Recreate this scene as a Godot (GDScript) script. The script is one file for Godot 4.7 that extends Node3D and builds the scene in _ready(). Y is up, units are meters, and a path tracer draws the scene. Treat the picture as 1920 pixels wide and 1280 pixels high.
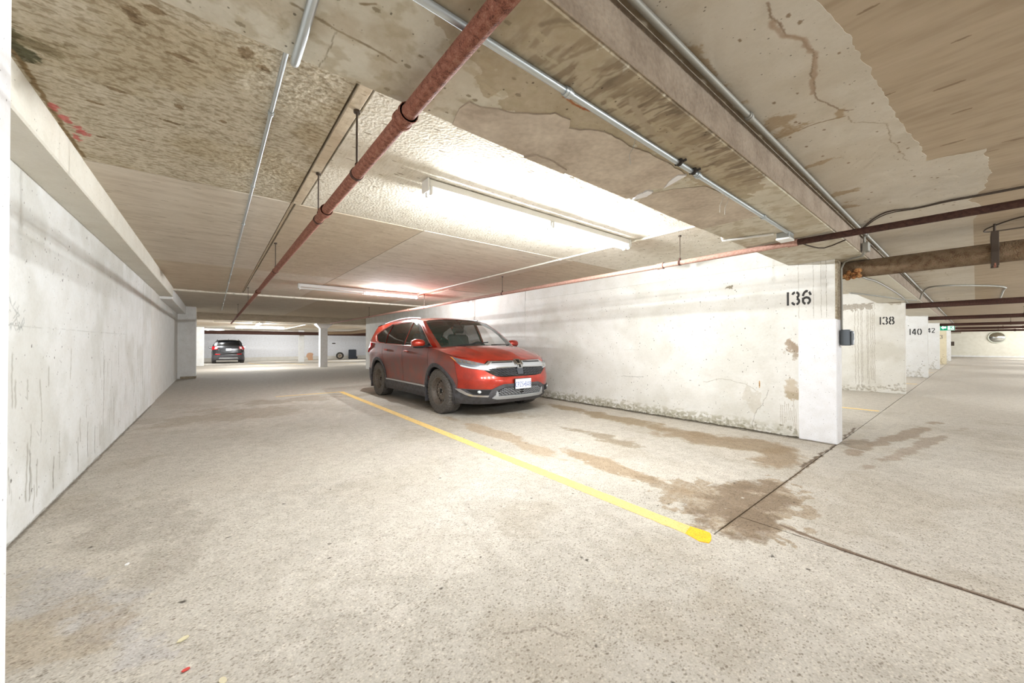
extends Node3D
# An underground parking garage: an orange-red SUV in stall 136, seen from the drive aisle.
# x runs along the aisle, -z into the stalls, y up; metres.

const XL := -0.84        # face of the left wall
const XR := 5.18         # face of the wall with 136
const ZJ := -0.925       # slab joint and the line of the wall ends
const ZBN := -0.70       # aisle side of the beam
const ZBF := -1.355      # stall side of the beam
const YB := 1.98         # underside of the beam
const YS := 2.24         # underside of the stall slab
const YA := 2.16         # underside of the aisle slab
const WALLS := [5.18, 11.5, 17.75, 24.1, 30.3, 36.4]
const ZEND := -16.6

const LAMP := 3.0        # light of one lit tube position, at one metre
const LAMP_COLOR := Color(0.965, 0.985, 1.0)

var M := {}
var T := {}

func _ready() -> void:
	# camera
	var cam := Camera3D.new()
	cam.name = "camera"
	cam.fov = 2.0 * rad_to_deg(atan(640.0 / 697.0))
	cam.position = Vector3(0, 1.07, 0)
	cam.rotation_degrees = Vector3(0.41, -38.8, 0)
	cam.near = 0.05
	cam.far = 200.0
	add_child(cam)
	cam.current = true
	# no sky reaches the garage: every light is a lamp
	var we := WorldEnvironment.new()
	we.name = "world_environment"
	var e := Environment.new()
	e.background_mode = Environment.BG_COLOR
	e.background_color = Color.BLACK
	e.tonemap_mode = Environment.TONE_MAPPER_LINEAR
	e.tonemap_exposure = 0.74
	e.sdfgi_enabled = true
	e.ssao_enabled = true
	e.ssil_enabled = true
	we.environment = e
	add_child(we)
	make_textures()
	make_materials()
	make_floor()
	make_walls()
	make_ceiling()
	make_fixtures()
	make_pipes()
	make_marks()
	make_back_area()
	make_aisle_things()
	make_cars()
# ------------------------------------------------------------------ mesh helpers
class Buf:
	var v := PackedVector3Array()
	var n := PackedVector3Array()
	var uv := PackedVector2Array()
	var uv2 := PackedVector2Array()

	# a triangle, turned so that its front (clockwise) looks along the given normals
	func tri(a: Vector3, b: Vector3, c: Vector3, na: Vector3, nb: Vector3, nc: Vector3, ua := Vector2.ZERO, ub := Vector2.ZERO, uc := Vector2.ZERO) -> void:
		if (b - a).cross(c - a).dot(na + nb + nc) > 0.0:
			v.append_array([a, c, b]); n.append_array([na, nc, nb]); uv2.append_array([ua, uc, ub])
		else:
			v.append_array([a, b, c]); n.append_array([na, nb, nc]); uv2.append_array([ua, ub, uc])

	func quad(a: Vector3, b: Vector3, c: Vector3, d: Vector3, nn: Vector3) -> void:
		tri(a, b, c, nn, nn, nn); tri(a, c, d, nn, nn, nn)

	func quad4(a: Vector3, b: Vector3, c: Vector3, d: Vector3, na: Vector3, nb: Vector3, nc: Vector3, nd: Vector3) -> void:
		tri(a, b, c, na, nb, nc); tri(a, c, d, na, nc, nd)

	# box with chamfered edges
	func box(c: Vector3, s: Vector3, ch := 0.0, t := Transform3D.IDENTITY) -> void:
		var h := s * 0.5
		ch = minf(ch, minf(h.x, minf(h.y, h.z)) * 0.9)
		var ax := [Vector3.RIGHT, Vector3.UP, Vector3.BACK]
		var bt := t.basis
		for i in 3:
			var j := (i + 1) % 3
			var k := (i + 2) % 3
			for sg in [-1.0, 1.0]:
				var f: Vector3 = ax[i] * h[i] * sg
				var a: Vector3 = ax[j] * (h[j] - ch)
				var b: Vector3 = ax[k] * (h[k] - ch)
				quad(t * (c + f - a - b), t * (c + f + a - b), t * (c + f + a + b), t * (c + f - a + b), bt * (ax[i] * sg))
				if ch > 0.0:
					for s2 in [-1.0, 1.0]:
						# edge between face i(sg) and face j(s2), running along k
						var p1: Vector3 = ax[i] * h[i] * sg + ax[j] * (h[j] - ch) * s2
						var p2: Vector3 = ax[i] * (h[i] - ch) * sg + ax[j] * h[j] * s2
						var nn: Vector3 = bt * (ax[i] * sg + ax[j] * s2).normalized()
						quad(t * (c + p1 - b), t * (c + p1 + b), t * (c + p2 + b), t * (c + p2 - b), nn)
		if ch > 0.0:
			for sx in [-1.0, 1.0]:
				for sy in [-1.0, 1.0]:
					for sz in [-1.0, 1.0]:
						var q := Vector3(sx, sy, sz)
						var a := q * Vector3(h.x, h.y - ch, h.z - ch)
						var b := q * Vector3(h.x - ch, h.y, h.z - ch)
						var d := q * Vector3(h.x - ch, h.y - ch, h.z)
						var nn: Vector3 = bt * q.normalized()
						tri(t * (c + a), t * (c + b), t * (c + d), nn, nn, nn)

	# tube along a polyline
	func tube(pts: Array, r: float, sides := 10, cap := true) -> void:
		var m := pts.size()
		var side := Vector3.ZERO
		var rings := []
		var dirs := []
		for i in m:
			var p: Vector3 = pts[i]
			var d: Vector3
			if i == 0: d = ((pts[1] as Vector3) - p).normalized()
			elif i == m - 1: d = (p - (pts[i - 1] as Vector3)).normalized()
			else: d = ((p - (pts[i - 1] as Vector3)).normalized() + ((pts[i + 1] as Vector3) - p).normalized()).normalized()
			if side == Vector3.ZERO:
				side = d.cross(Vector3.UP if absf(d.y) < 0.9 else Vector3.RIGHT).normalized()
			side = (side - d * side.dot(d)).normalized()
			var up := d.cross(side)
			var ring := []
			for k in sides:
				var an := TAU * k / sides
				ring.append(side * cos(an) + up * sin(an))
			rings.append(ring); dirs.append(d)
		for i in m - 1:
			for k in sides:
				var k2 := (k + 1) % sides
				quad4(pts[i] + rings[i][k] * r, pts[i] + rings[i][k2] * r, pts[i + 1] + rings[i + 1][k2] * r, pts[i + 1] + rings[i + 1][k] * r, rings[i][k], rings[i][k2], rings[i + 1][k2], rings[i + 1][k])
		if cap:
			for e in [0, m - 1]:
				var nn: Vector3 = -dirs[e] if e == 0 else dirs[e]
				for k in sides:
					tri(pts[e], pts[e] + rings[e][k] * r, pts[e] + rings[e][(k + 1) % sides] * r, nn, nn, nn)

	# surface of revolution; profile points (radius, along); t maps local (x, y = axis, z)
	func lathe(prof: Array, t := Transform3D.IDENTITY, sides := 24) -> void:
		var m := prof.size()
		var nr := []
		for i in m:
			var a: Vector2 = prof[maxi(i - 1, 0)]
			var b: Vector2 = prof[mini(i + 1, m - 1)]
			var d := (b - a).normalized()
			nr.append(Vector2(d.y, -d.x))
		for i in m - 1:
			for k in sides:
				var a0 := TAU * k / sides
				var a1 := TAU * (k + 1) / sides
				var q := []
				for e in [[i, a0], [i, a1], [i + 1, a1], [i + 1, a0]]:
					var p: Vector2 = prof[e[0]]
					var nn: Vector2 = nr[e[0]]
					q.append([t * Vector3(p.x * cos(e[1]), p.y, p.x * sin(e[1])), (t.basis * Vector3(nn.x * cos(e[1]), nn.y, nn.x * sin(e[1]))).normalized()])
				quad4(q[0][0], q[1][0], q[2][0], q[3][0], q[0][1], q[1][1], q[2][1], q[3][1])

	# flat polygon given in 2-D, thickness th; t maps (x, y) to the plane, z is the thickness direction
	func slab(poly: PackedVector2Array, th: float, t := Transform3D.IDENTITY, back := true) -> void:
		var ix := Geometry2D.triangulate_polygon(poly)
		var nz := t.basis.z.normalized()
		for i in range(0, ix.size(), 3):
			var a := poly[ix[i]]; var b := poly[ix[i + 1]]; var c := poly[ix[i + 2]]
			tri(t * Vector3(a.x, a.y, th), t * Vector3(b.x, b.y, th), t * Vector3(c.x, c.y, th), nz, nz, nz)
			if back: tri(t * Vector3(a.x, a.y, 0), t * Vector3(b.x, b.y, 0), t * Vector3(c.x, c.y, 0), -nz, -nz, -nz)
		var cw := 1.0 if Geometry2D.is_polygon_clockwise(poly) else -1.0
		for i in poly.size():
			var a := poly[i]; var b := poly[(i + 1) % poly.size()]
			var e := (b - a).normalized()
			var nn := (t.basis * Vector3(-e.y * cw, e.x * cw, 0)).normalized() * 1.0
			quad(t * Vector3(a.x, a.y, 0), t * Vector3(b.x, b.y, 0), t * Vector3(b.x, b.y, th), t * Vector3(a.x, a.y, th), nn)

	# world-linear second uv: u from one axis, v from another
	func set_uv2(f: Callable) -> void:
		for i in v.size():
			uv2[i] = f.call(v[i])

	func mesh() -> ArrayMesh:
		var ar := []
		ar.resize(Mesh.ARRAY_MAX)
		ar[Mesh.ARRAY_VERTEX] = v
		ar[Mesh.ARRAY_NORMAL] = n
		ar[Mesh.ARRAY_TEX_UV2] = uv2
		var am := ArrayMesh.new()
		am.add_surface_from_arrays(Mesh.PRIMITIVE_TRIANGLES, ar)
		return am


var used := {}

func numbered(called: String) -> String:
	if not used.has(called):
		used[called] = 0
		return called
	used[called] += 1
	return "%s_%03d" % [called, used[called]]

func obj(called: String, b, m: Material, parent: Node = self) -> MeshInstance3D:
	var o := MeshInstance3D.new()
	o.mesh = b.mesh() if b is Buf else b
	o.material_override = m
	o.cast_shadow = GeometryInstance3D.SHADOW_CASTING_SETTING_ON
	if parent == self:
		o.name = numbered(called)
		add_child(o)
	else:
		o.name = called
		parent.add_child(o, true)
	return o

func tag(o: Node, label: String, category: String, group := "") -> Node:
	o.set_meta("label", label)
	o.set_meta("category", category)
	if group != "": o.set_meta("group", group)
	return o

func thing(called: String, label: String, category: String, at := Vector3.ZERO, turn := 0.0, group := "") -> Node3D:
	var o := Node3D.new()
	o.name = numbered(called)
	add_child(o)
	o.position = at
	o.rotation.y = turn
	return tag(o, label, category, group)

func struct(called: String, label: String) -> Node3D:
	var o := Node3D.new()
	o.name = numbered(called)
	add_child(o)
	o.set_meta("kind", "structure")
	o.set_meta("label", label)
	o.set_meta("category", called.split("_")[0])
	return o

func part(called: String, parent: Node) -> Node3D:
	var o := Node3D.new()
	o.name = called
	parent.add_child(o, true)
	return o

# ------------------------------------------------------------------ materials
func mat(c: Color, rough := 0.8, metal := 0.0) -> StandardMaterial3D:
	var m := StandardMaterial3D.new()
	m.albedo_color = c
	m.roughness = rough
	m.metallic = metal
	return m

func rgb8(r: int, g: int, b: int) -> Color:
	return Color(r / 255.0, g / 255.0, b / 255.0)

func tiled(tex: Texture2D, scale: Vector3, rough := 0.85, bump: Texture2D = null, depth := 0.3, tint := Color.WHITE) -> StandardMaterial3D:
	var m := mat(tint, rough)
	m.albedo_texture = tex
	m.uv1_triplanar = true
	m.uv1_world_triplanar = true
	m.uv1_triplanar_sharpness = 8.0
	m.uv1_scale = scale
	if bump:
		m.heightmap_enabled = true
		m.heightmap_texture = bump
		m.heightmap_scale = depth
	return m

func with_macro(m: StandardMaterial3D, macro: Texture2D) -> StandardMaterial3D:
	var c: StandardMaterial3D = m.duplicate()
	c.detail_enabled = true
	c.detail_blend_mode = BaseMaterial3D.BLEND_MODE_MUL
	c.detail_albedo = macro
	c.detail_uv_layer = BaseMaterial3D.DETAIL_UV_2
	return c

func noise_image(w: int, h: int, seed: int, freq: float, oct := 4, kind := FastNoiseLite.TYPE_SIMPLEX_SMOOTH, seamless := true) -> Image:
	var f := FastNoiseLite.new()
	f.seed = seed
	f.noise_type = kind
	f.frequency = freq
	f.fractal_octaves = oct
	if kind == FastNoiseLite.TYPE_CELLULAR:
		f.fractal_type = FastNoiseLite.FRACTAL_NONE
	return f.get_seamless_image(w, h, false, false, 0.15, true) if seamless else f.get_image(w, h, false, false, true)

func tex_of(im: Image) -> ImageTexture:
	return ImageTexture.create_from_image(im)

# tile: colour = ramp of layered noise; layers = [[image data, weight], ...], stops = colours from low to high
func blend_tile(w: int, h: int, layers: Array, stops: Array, contrast := 1.0) -> Image:
	var data := PackedByteArray()
	data.resize(w * h * 3)
	var lut := PackedByteArray()
	lut.resize(256 * 3)
	for i in 256:
		var t := clampf((i / 255.0 - 0.5) * contrast + 0.5, 0.0, 1.0) * (stops.size() - 1)
		var k := mini(int(t), stops.size() - 2)
		var c: Color = (stops[k] as Color).lerp(stops[k + 1], t - k)
		lut[i * 3] = int(c.r * 255); lut[i * 3 + 1] = int(c.g * 255); lut[i * 3 + 2] = int(c.b * 255)
	var d := []
	var wt := []
	for l in layers:
		d.append((l[0] as Image).get_data()); wt.append(float(l[1]))
	var nl := d.size()
	var d0: PackedByteArray = d[0]
	var d1: PackedByteArray = d[mini(1, nl - 1)]
	var d2: PackedByteArray = d[mini(2, nl - 1)]
	var w0: float = wt[0]
	var w1: float = wt[1] if nl > 1 else 0.0
	var w2: float = wt[2] if nl > 2 else 0.0
	for i in w * h:
		var x := int(clampf(d0[i] * w0 + d1[i] * w1 + d2[i] * w2, 0.0, 255.0)) * 3
		var j := i * 3
		data[j] = lut[x]; data[j + 1] = lut[x + 1]; data[j + 2] = lut[x + 2]
	return Image.create_from_data(w, h, false, Image.FORMAT_RGB8, data)

# ------------------------------------------------------------------ painted maps (stains, dirt, print), in metres
class Paint:
	var im: Image
	var w: int
	var h: int
	var o: Vector2
	var size: Vector2
	var nz := FastNoiseLite.new()
	var rng := RandomNumberGenerator.new()

	func _init(px: int, py: int, origin: Vector2, extent: Vector2, base: Color, seed := 1) -> void:
		w = px; h = py; o = origin; size = extent
		im = Image.create(w, h, false, Image.FORMAT_RGB8)
		im.fill(base)
		nz.seed = seed
		nz.frequency = 1.0
		nz.fractal_octaves = 4
		rng.seed = seed

	func px(p: Vector2) -> Vector2:
		return (p - o) / size * Vector2(w, h)

	func mottle(freq: float, dark: Color, amount: float, seed: int, cut := 0.5) -> void:
		var f := FastNoiseLite.new()
		f.seed = seed; f.fractal_octaves = 5; f.frequency = freq
		for y in h:
			var my := o.y + size.y * (y + 0.5) / h
			for x in w:
				var t := f.get_noise_2d(o.x + size.x * (x + 0.5) / w, my) + 0.5
				if t > cut:
					im.set_pixel(x, y, im.get_pixel(x, y).lerp(dark, clampf((t - cut) * 4.0, 0.0, 1.0) * amount))

	# stretched grain: fx, fy are the frequencies along and across, inside a band of the map
	func streaks(area: Rect2, fx: float, fy: float, col: Color, amount: float, seed: int, cut := 0.5) -> void:
		var f := FastNoiseLite.new()
		f.seed = seed; f.fractal_octaves = 4; f.frequency = 1.0
		var a := px(area.position); var b := px(area.end)
		for y in range(maxi(0, int(a.y)), mini(h, int(b.y) + 1)):
			for x in range(maxi(0, int(a.x)), mini(w, int(b.x) + 1)):
				var m := o + size * Vector2((x + 0.5) / w, (y + 0.5) / h)
				var q := (m - area.position) / area.size
				var rim := minf(minf(q.x, 1.0 - q.x) * 6.0, 1.0) * minf(minf(q.y, 1.0 - q.y) * 4.0 + 0.25, 1.0)
				var t := f.get_noise_2d(m.x * fx, m.y * fy) + 0.5
				if t > cut:
					im.set_pixel(x, y, im.get_pixel(x, y).lerp(col, clampf((t - cut) * 4.0, 0.0, 1.0) * amount * clampf(rim, 0.0, 1.0)))

	# soft irregular blotch
	func blob(c: Vector2, r: Vector2, col: Color, alpha := 0.8, rag := 0.35, freq := 3.0, turn := 0.0) -> void:
		var rr := maxf(r.x, r.y) * (1.0 + rag) * 1.15
		var a := px(c - Vector2(rr, rr)); var b := px(c + Vector2(rr, rr))
		for y in range(maxi(0, int(a.y)), mini(h, int(b.y) + 1)):
			for x in range(maxi(0, int(a.x)), mini(w, int(b.x) + 1)):
				var m := o + size * Vector2((x + 0.5) / w, (y + 0.5) / h)
				var q := (m - c).rotated(-turn) / r
				var d := q.length() + nz.get_noise_2d(m.x * freq, m.y * freq) * rag * 2.0 + nz.get_noise_2d(m.x * freq * 7.0 + 50.0, m.y * freq * 7.0) * rag * 0.6
				var k := clampf((1.0 - d) * 3.0, 0.0, 1.0)
				if k > 0.0:
					im.set_pixel(x, y, im.get_pixel(x, y).lerp(col, k * alpha))

	# polygon with a ragged edge and grain inside
	func poly(p: PackedVector2Array, col: Color, alpha := 0.9, rag := 0.01, freq := 20.0, grain := 0.0) -> void:
		var lo := p[0]; var hi := p[0]
		for q in p:
			lo = lo.min(q); hi = hi.max(q)
		var a := px(lo - Vector2(rag, rag) * 2.0); var b := px(hi + Vector2(rag, rag) * 2.0)
		for y in range(maxi(0, int(a.y)), mini(h, int(b.y) + 1)):
			for x in range(maxi(0, int(a.x)), mini(w, int(b.x) + 1)):
				var m := o + size * Vector2((x + 0.5) / w, (y + 0.5) / h)
				var s := Vector2(nz.get_noise_2d(m.x * freq, m.y * freq), nz.get_noise_2d(m.x * freq + 99.0, m.y * freq)) * rag * 2.0
				if Geometry2D.is_point_in_polygon(m + s, p):
					var g := 1.0 - grain * clampf(nz.get_noise_2d(m.x * freq * 3.0, m.y * freq * 3.0 + 31.0) + 0.4, 0.0, 1.0)
					im.set_pixel(x, y, im.get_pixel(x, y).lerp(col, alpha * g))

	# wandering line: crack, drip, scratch
	func line(p: Array, width: float, col: Color, alpha := 0.8, wander := 0.0, freq := 6.0) -> void:
		for i in p.size() - 1:
			var a: Vector2 = p[i]; var b: Vector2 = p[i + 1]
			var n := maxi(2, int(((px(b) - px(a)).length()) * 1.5))
			var t := (b - a).normalized()
			var nn := Vector2(-t.y, t.x)
			for k in n:
				var m := a.lerp(b, float(k) / n)
				m += nn * nz.get_noise_2d(m.x * freq + 7.0, m.y * freq) * wander
				var ww := width * (0.6 + 0.8 * absf(nz.get_noise_2d(m.x * freq * 4.0, m.y * freq * 4.0 + 17.0)))
				var c := px(m)
				var rx := maxf(0.5, ww * 0.5 / size.x * w)
				var ry := maxf(0.5, ww * 0.5 / size.y * h)
				for y in range(maxi(0, int(c.y - ry)), mini(h, int(c.y + ry) + 1)):
					for x in range(maxi(0, int(c.x - rx)), mini(w, int(c.x + rx) + 1)):
						var e := Vector2((x + 0.5 - c.x) / rx, (y + 0.5 - c.y) / ry).length()
						if e < 1.0:
							im.set_pixel(x, y, im.get_pixel(x, y).lerp(col, alpha * minf(1.0, (1.0 - e) * 2.0) * 0.6))

	func specks(n: int, area: Rect2, rmin: float, rmax: float, col: Color, alpha := 0.8, stretch := 1.0) -> void:
		for i in n:
			var c := area.position + area.size * Vector2(rng.randf(), rng.randf())
			var r := rng.randf_range(rmin, rmax)
			var cc := px(c)
			var rx := maxf(0.6, r * stretch / size.x * w)
			var ry := maxf(0.6, r / size.y * h)
			for y in range(maxi(0, int(cc.y - ry)), mini(h, int(cc.y + ry) + 1)):
				for x in range(maxi(0, int(cc.x - rx)), mini(w, int(cc.x + rx) + 1)):
					if Vector2((x + 0.5 - cc.x) / rx, (y + 0.5 - cc.y) / ry).length() < 1.1:
						im.set_pixel(x, y, im.get_pixel(x, y).lerp(col, alpha))

	func tex() -> ImageTexture:
		return ImageTexture.create_from_image(im)
func make_textures() -> void:
	var C := func(r, g, b): return rgb8(r, g, b)
	# worn concrete floor: fine grain, exposed stones and pits
	var p := Paint.new(1024, 1024, Vector2.ZERO, Vector2(1.6, 1.6), Color.WHITE, 11)
	var n1 := noise_image(1024, 1024, 3, 0.012, 4)
	var n2 := noise_image(1024, 1024, 4, 0.16, 3)
	var n3 := noise_image(1024, 1024, 5, 0.06, 3)
	p.im = blend_tile(1024, 1024, [[n1, 0.3], [n2, 0.45], [n3, 0.25]], [C.call(173, 166, 155), C.call(200, 194, 185), C.call(220, 215, 207)], 1.5)
	var all := Rect2(0, 0, 1.6, 1.6)
	p.specks(9000, all, 0.0012, 0.003, C.call(140, 130, 117), 0.5, 1.5)
	p.specks(1700, all, 0.0016, 0.0036, C.call(116, 106, 94), 0.5, 1.7)
	p.specks(7000, all, 0.0012, 0.004, C.call(232, 226, 214), 0.45, 1.3)
	T.floor = p.tex()
	# bump of the same grain
	T.grain = tex_of(noise_image(512, 512, 8, 0.09, 4))
	T.soft = tex_of(noise_image(512, 512, 9, 0.02, 5))
	# painted wall, slightly uneven, with pin holes
	p = Paint.new(1024, 1024, Vector2.ZERO, Vector2(2, 2), Color.WHITE, 21)
	p.im = blend_tile(1024, 1024, [[noise_image(1024, 1024, 31, 0.006, 5), 0.55], [noise_image(1024, 1024, 32, 0.05, 4), 0.3], [noise_image(1024, 1024, 33, 0.2, 2), 0.15]], [C.call(226, 224, 219), C.call(235, 234, 231), C.call(241, 241, 240)], 1.4)
	p.specks(170, Rect2(0, 0, 2, 2), 0.002, 0.0055, C.call(120, 114, 106), 0.75, 0.8)
	p.specks(500, Rect2(0, 0, 2, 2), 0.001, 0.003, C.call(160, 155, 148), 0.6, 0.7)
	T.wall = p.tex()
	# bare slab soffit with a dry, mottled crust
	p = Paint.new(1024, 1024, Vector2.ZERO, Vector2(1.5, 1.5), Color.WHITE, 41)
	p.im = blend_tile(1024, 1024, [[noise_image(1024, 1024, 42, 0.008, 5), 0.3], [noise_image(1024, 1024, 43, 0.045, 4), 0.45], [noise_image(1024, 1024, 44, 0.14, 3), 0.25]], [C.call(146, 135, 116), C.call(187, 177, 157), C.call(203, 194, 176), C.call(214, 207, 191)], 1.6)
	p.streaks(Rect2(-0.5, -0.5, 2.5, 2.5), 14.0, 30.0, C.call(136, 120, 96), 0.5, 401, 0.58)
	p.specks(260, Rect2(0, 0, 1.5, 1.5), 0.0015, 0.005, C.call(118, 102, 80), 0.4, 2.2)
	T.crust = p.tex()
	# soffit cast against plywood: long faint grain along x
	p = Paint.new(1024, 1024, Vector2.ZERO, Vector2(2.4, 2.4), Color.WHITE, 51)
	var g1 := noise_image(128, 1024, 52, 0.02, 4)
	g1.resize(1024, 1024, Image.INTERPOLATE_CUBIC)
	var g2 := noise_image(256, 1024, 53, 0.07, 3)
	g2.resize(1024, 1024, Image.INTERPOLATE_CUBIC)
	p.im = blend_tile(1024, 1024, [[g1, 0.45], [g2, 0.3], [noise_image(1024, 1024, 54, 0.006, 4), 0.25]], [C.call(182, 169, 152), C.call(201, 190, 174), C.call(212, 202, 188)], 1.4)
	p.specks(120, Rect2(0, 0, 2.4, 2.4), 0.003, 0.007, C.call(120, 102, 84), 0.5, 5.0)
	T.ply = p.tex()
	var turned := p.im.duplicate() as Image
	turned.rotate_90(CLOCKWISE)
	T.ply_z = tex_of(turned)
	# pale soffit with fine diagonal brush and board lines
	p = Paint.new(1024, 1024, Vector2.ZERO, Vector2(1.2, 1.2), Color.WHITE, 61)
	var g3 := noise_image(1024, 128, 62, 0.06, 3)
	g3.resize(1024, 1024, Image.INTERPOLATE_CUBIC)
	p.im = blend_tile(1024, 1024, [[g3, 0.35], [noise_image(1024, 1024, 63, 0.008, 5), 0.4], [noise_image(1024, 1024, 64, 0.1, 3), 0.25]], [C.call(192, 183, 164), C.call(216, 209, 194), C.call(228, 223, 211)], 1.5)
	p.specks(70, Rect2(0, 0, 1.2, 1.2), 0.003, 0.008, C.call(126, 112, 90), 0.6, 3.0)
	T.pale = p.tex()
	# plain weathered concrete, grey-brown with soft clouds
	T.soft_tan = tex_of(blend_tile(512, 512, [[noise_image(512, 512, 66, 0.01, 5), 0.6], [noise_image(512, 512, 67, 0.08, 4), 0.4]], [C.call(160, 147, 132), C.call(180, 168, 153), C.call(196, 185, 170)], 1.6))
	# rust
	T.rust = tex_of(blend_tile(512, 512, [[noise_image(512, 512, 71, 0.02, 5), 0.5], [noise_image(512, 512, 72, 0.12, 4), 0.5]], [C.call(84, 44, 30), C.call(128, 74, 56), C.call(146, 94, 74), C.call(160, 116, 96)], 2.0))
	T.rust2 = tex_of(blend_tile(512, 512, [[noise_image(512, 512, 73, 0.015, 5), 0.6], [noise_image(512, 512, 74, 0.1, 4), 0.4]], [C.call(82, 56, 40), C.call(106, 84, 60), C.call(118, 100, 76), C.call(128, 98, 78)], 1.7))
	T.foam = tex_of(blend_tile(256, 256, [[noise_image(256, 256, 77, 0.03, 4), 1.0]], [C.call(150, 88, 56), C.call(186, 132, 78), C.call(206, 164, 110)], 1.8))
	T.rust_pale = tex_of(blend_tile(512, 512, [[noise_image(512, 512, 75, 0.02, 5), 0.5], [noise_image(512, 512, 76, 0.14, 4), 0.5]], [C.call(146, 104, 90), C.call(172, 132, 116), C.call(186, 150, 136)], 1.7))
	# dust on car paint and tyres
	T.dust = tex_of(blend_tile(512, 512, [[noise_image(512, 512, 81, 0.012, 5), 0.6], [noise_image(512, 512, 82, 0.12, 4), 0.4]], [C.call(200, 190, 180), C.call(235, 230, 226), C.call(255, 255, 255)], 1.8))
	T.grime_dimmed = tex_of(blend_tile(512, 512, [[noise_image(512, 512, 84, 0.008, 5), 0.65], [noise_image(512, 512, 85, 0.1, 4), 0.35]], [C.call(150, 66, 50), C.call(128, 70, 62), C.call(118, 76, 70)], 1.6))  # flank colour: road film and the dim reflection of that side together
	floor_map()
	wall_maps()
	beam_map()

# stains, dirt and wear on the floor of the near stall and the aisle beside it
func floor_map() -> void:
	var base := rgb8(236, 234, 230)
	var o := Vector2(-1.1, -9.0)
	var p := Paint.new(1140, 1200, o, Vector2(9.5, 10.0), base, 5)
	p.mottle(0.9, rgb8(218, 212, 202), 0.5, 51, 0.55)
	p.mottle(0.5, rgb8(250, 248, 244), 0.7, 52, 0.5)
	var br := rgb8(186, 166, 140)
	var dk := rgb8(150, 131, 110)
	# tyre-carried dirt running along the stall
	p.blob(Vector2(4.55, -3.4), Vector2(0.22, 1.6), rgb8(182, 162, 132), 0.75, 0.35, 1.5, 0.08)
	p.blob(Vector2(4.4, -1.75), Vector2(0.32, 0.85), br, 0.8, 0.3, 1.6, -0.25)
	p.blob(Vector2(4.2, -1.15), Vector2(0.42, 0.22), br, 0.8, 0.3, 2.0, -0.2)
	p.blob(Vector2(3.5, -2.7), Vector2(0.16, 0.55), rgb8(178, 164, 142), 0.7, 0.4, 2.0, 0.15)
	p.blob(Vector2(2.62, -3.5), Vector2(0.14, 1.3), rgb8(214, 194, 168), 0.7, 0.4, 1.5, 0.05)
	p.blob(Vector2(2.72, -2.0), Vector2(0.14, 0.7), rgb8(204, 182, 154), 0.8, 0.4, 1.8, 0.05)
	p.blob(Vector2(3.5, -5.8), Vector2(0.6, 1.4), rgb8(196, 180, 158), 0.5, 0.5, 1.2)
	# the brown wet patch by the end of the yellow line
	p.poly(PackedVector2Array([Vector2(2.62, -1.78), Vector2(2.78, -1.6), Vector2(2.9, -1.38), Vector2(3.16, -1.14), Vector2(3.5, -0.95), Vector2(3.24, -0.75), Vector2(2.95, -0.69), Vector2(2.62, -0.66), Vector2(2.3, -0.76), Vector2(2.22, -0.95), Vector2(2.4, -1.22), Vector2(2.56, -1.5)]), br, 0.75, 0.12, 6.0, 0.5)
	p.blob(Vector2(2.8, -0.98), Vector2(0.5, 0.26), dk, 0.65, 0.4, 3.0)
	p.blob(Vector2(3.2, -1.0), Vector2(0.26, 0.16), dk, 0.6, 0.4, 3.0)
	p.blob(Vector2(2.55, -0.85), Vector2(0.3, 0.14), dk, 0.5, 0.4, 3.0)
	# dirt along the slab joint and by the wall end
	p.line([Vector2(2.3, -0.925), Vector2(4.6, -0.925)], 0.035, dk, 0.7, 0.02)
	p.line([Vector2(4.0, -0.95), Vector2(4.9, -0.93), Vector2(6.4, -0.95)], 0.04, rgb8(120, 104, 88), 0.6, 0.03)
	p.blob(Vector2(5.4, -0.75), Vector2(0.35, 0.12), rgb8(160, 142, 122), 0.6, 0.5, 2.0)
	p.blob(Vector2(6.2, -0.55), Vector2(1.4, 0.09), rgb8(176, 156, 136), 0.6, 0.5, 1.6, 0.16)
	p.blob(Vector2(5.9, -0.35), Vector2(1.5, 0.07), rgb8(188, 172, 156), 0.6, 0.5, 1.6, 0.16)
	# dirt in the aisle joint
	p.line([Vector2(2.62, -0.72), Vector2(2.56, -0.45), Vector2(2.55, 0.9)], 0.05, rgb8(146, 126, 110), 0.9, 0.012, 3.0)
	p.line([Vector2(2.55, -0.65), Vector2(2.535, 0.9)], 0.014, rgb8(92, 78, 66), 0.9, 0.008, 4.0)
	# worn pale areas and grey scuffs
	p.blob(Vector2(0.95, -2.0), Vector2(0.75, 0.35), rgb8(255, 253, 250), 0.8, 0.6, 2.5, -0.6)
	p.blob(Vector2(1.3, -3.2), Vector2(0.8, 1.2), rgb8(250, 247, 242), 0.5, 0.5, 1.5)
	p.blob(Vector2(-0.3, -3.1), Vector2(0.28, 0.8), rgb8(214, 210, 204), 0.6, 0.5, 2.0, -0.35)
	p.blob(Vector2(-0.45, -2.4), Vector2(0.14, 0.35), rgb8(226, 226, 230), 0.7, 0.5, 4.0, -0.6)
	p.blob(Vector2(-0.28, -2.0), Vector2(0.07, 0.35), rgb8(232, 232, 238), 0.7, 0.6, 5.0, -0.5)
	p.blob(Vector2(-0.6, -2.1), Vector2(0.3, 0.25), rgb8(212, 198, 178), 0.5, 0.5, 3.0)
	p.line([Vector2(-0.835, -9.0), Vector2(-0.835, -1.5)], 0.035, rgb8(150, 144, 136), 0.4, 0.012, 5.0)
	p.line([Vector2(5.15, -9.0), Vector2(5.15, -0.95)], 0.05, rgb8(120, 108, 92), 0.7, 0.02, 3.0)
	p.blob(Vector2(0.3, -7.0), Vector2(1.0, 0.8), rgb8(208, 198, 184), 0.6, 0.5, 1.0)
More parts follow.
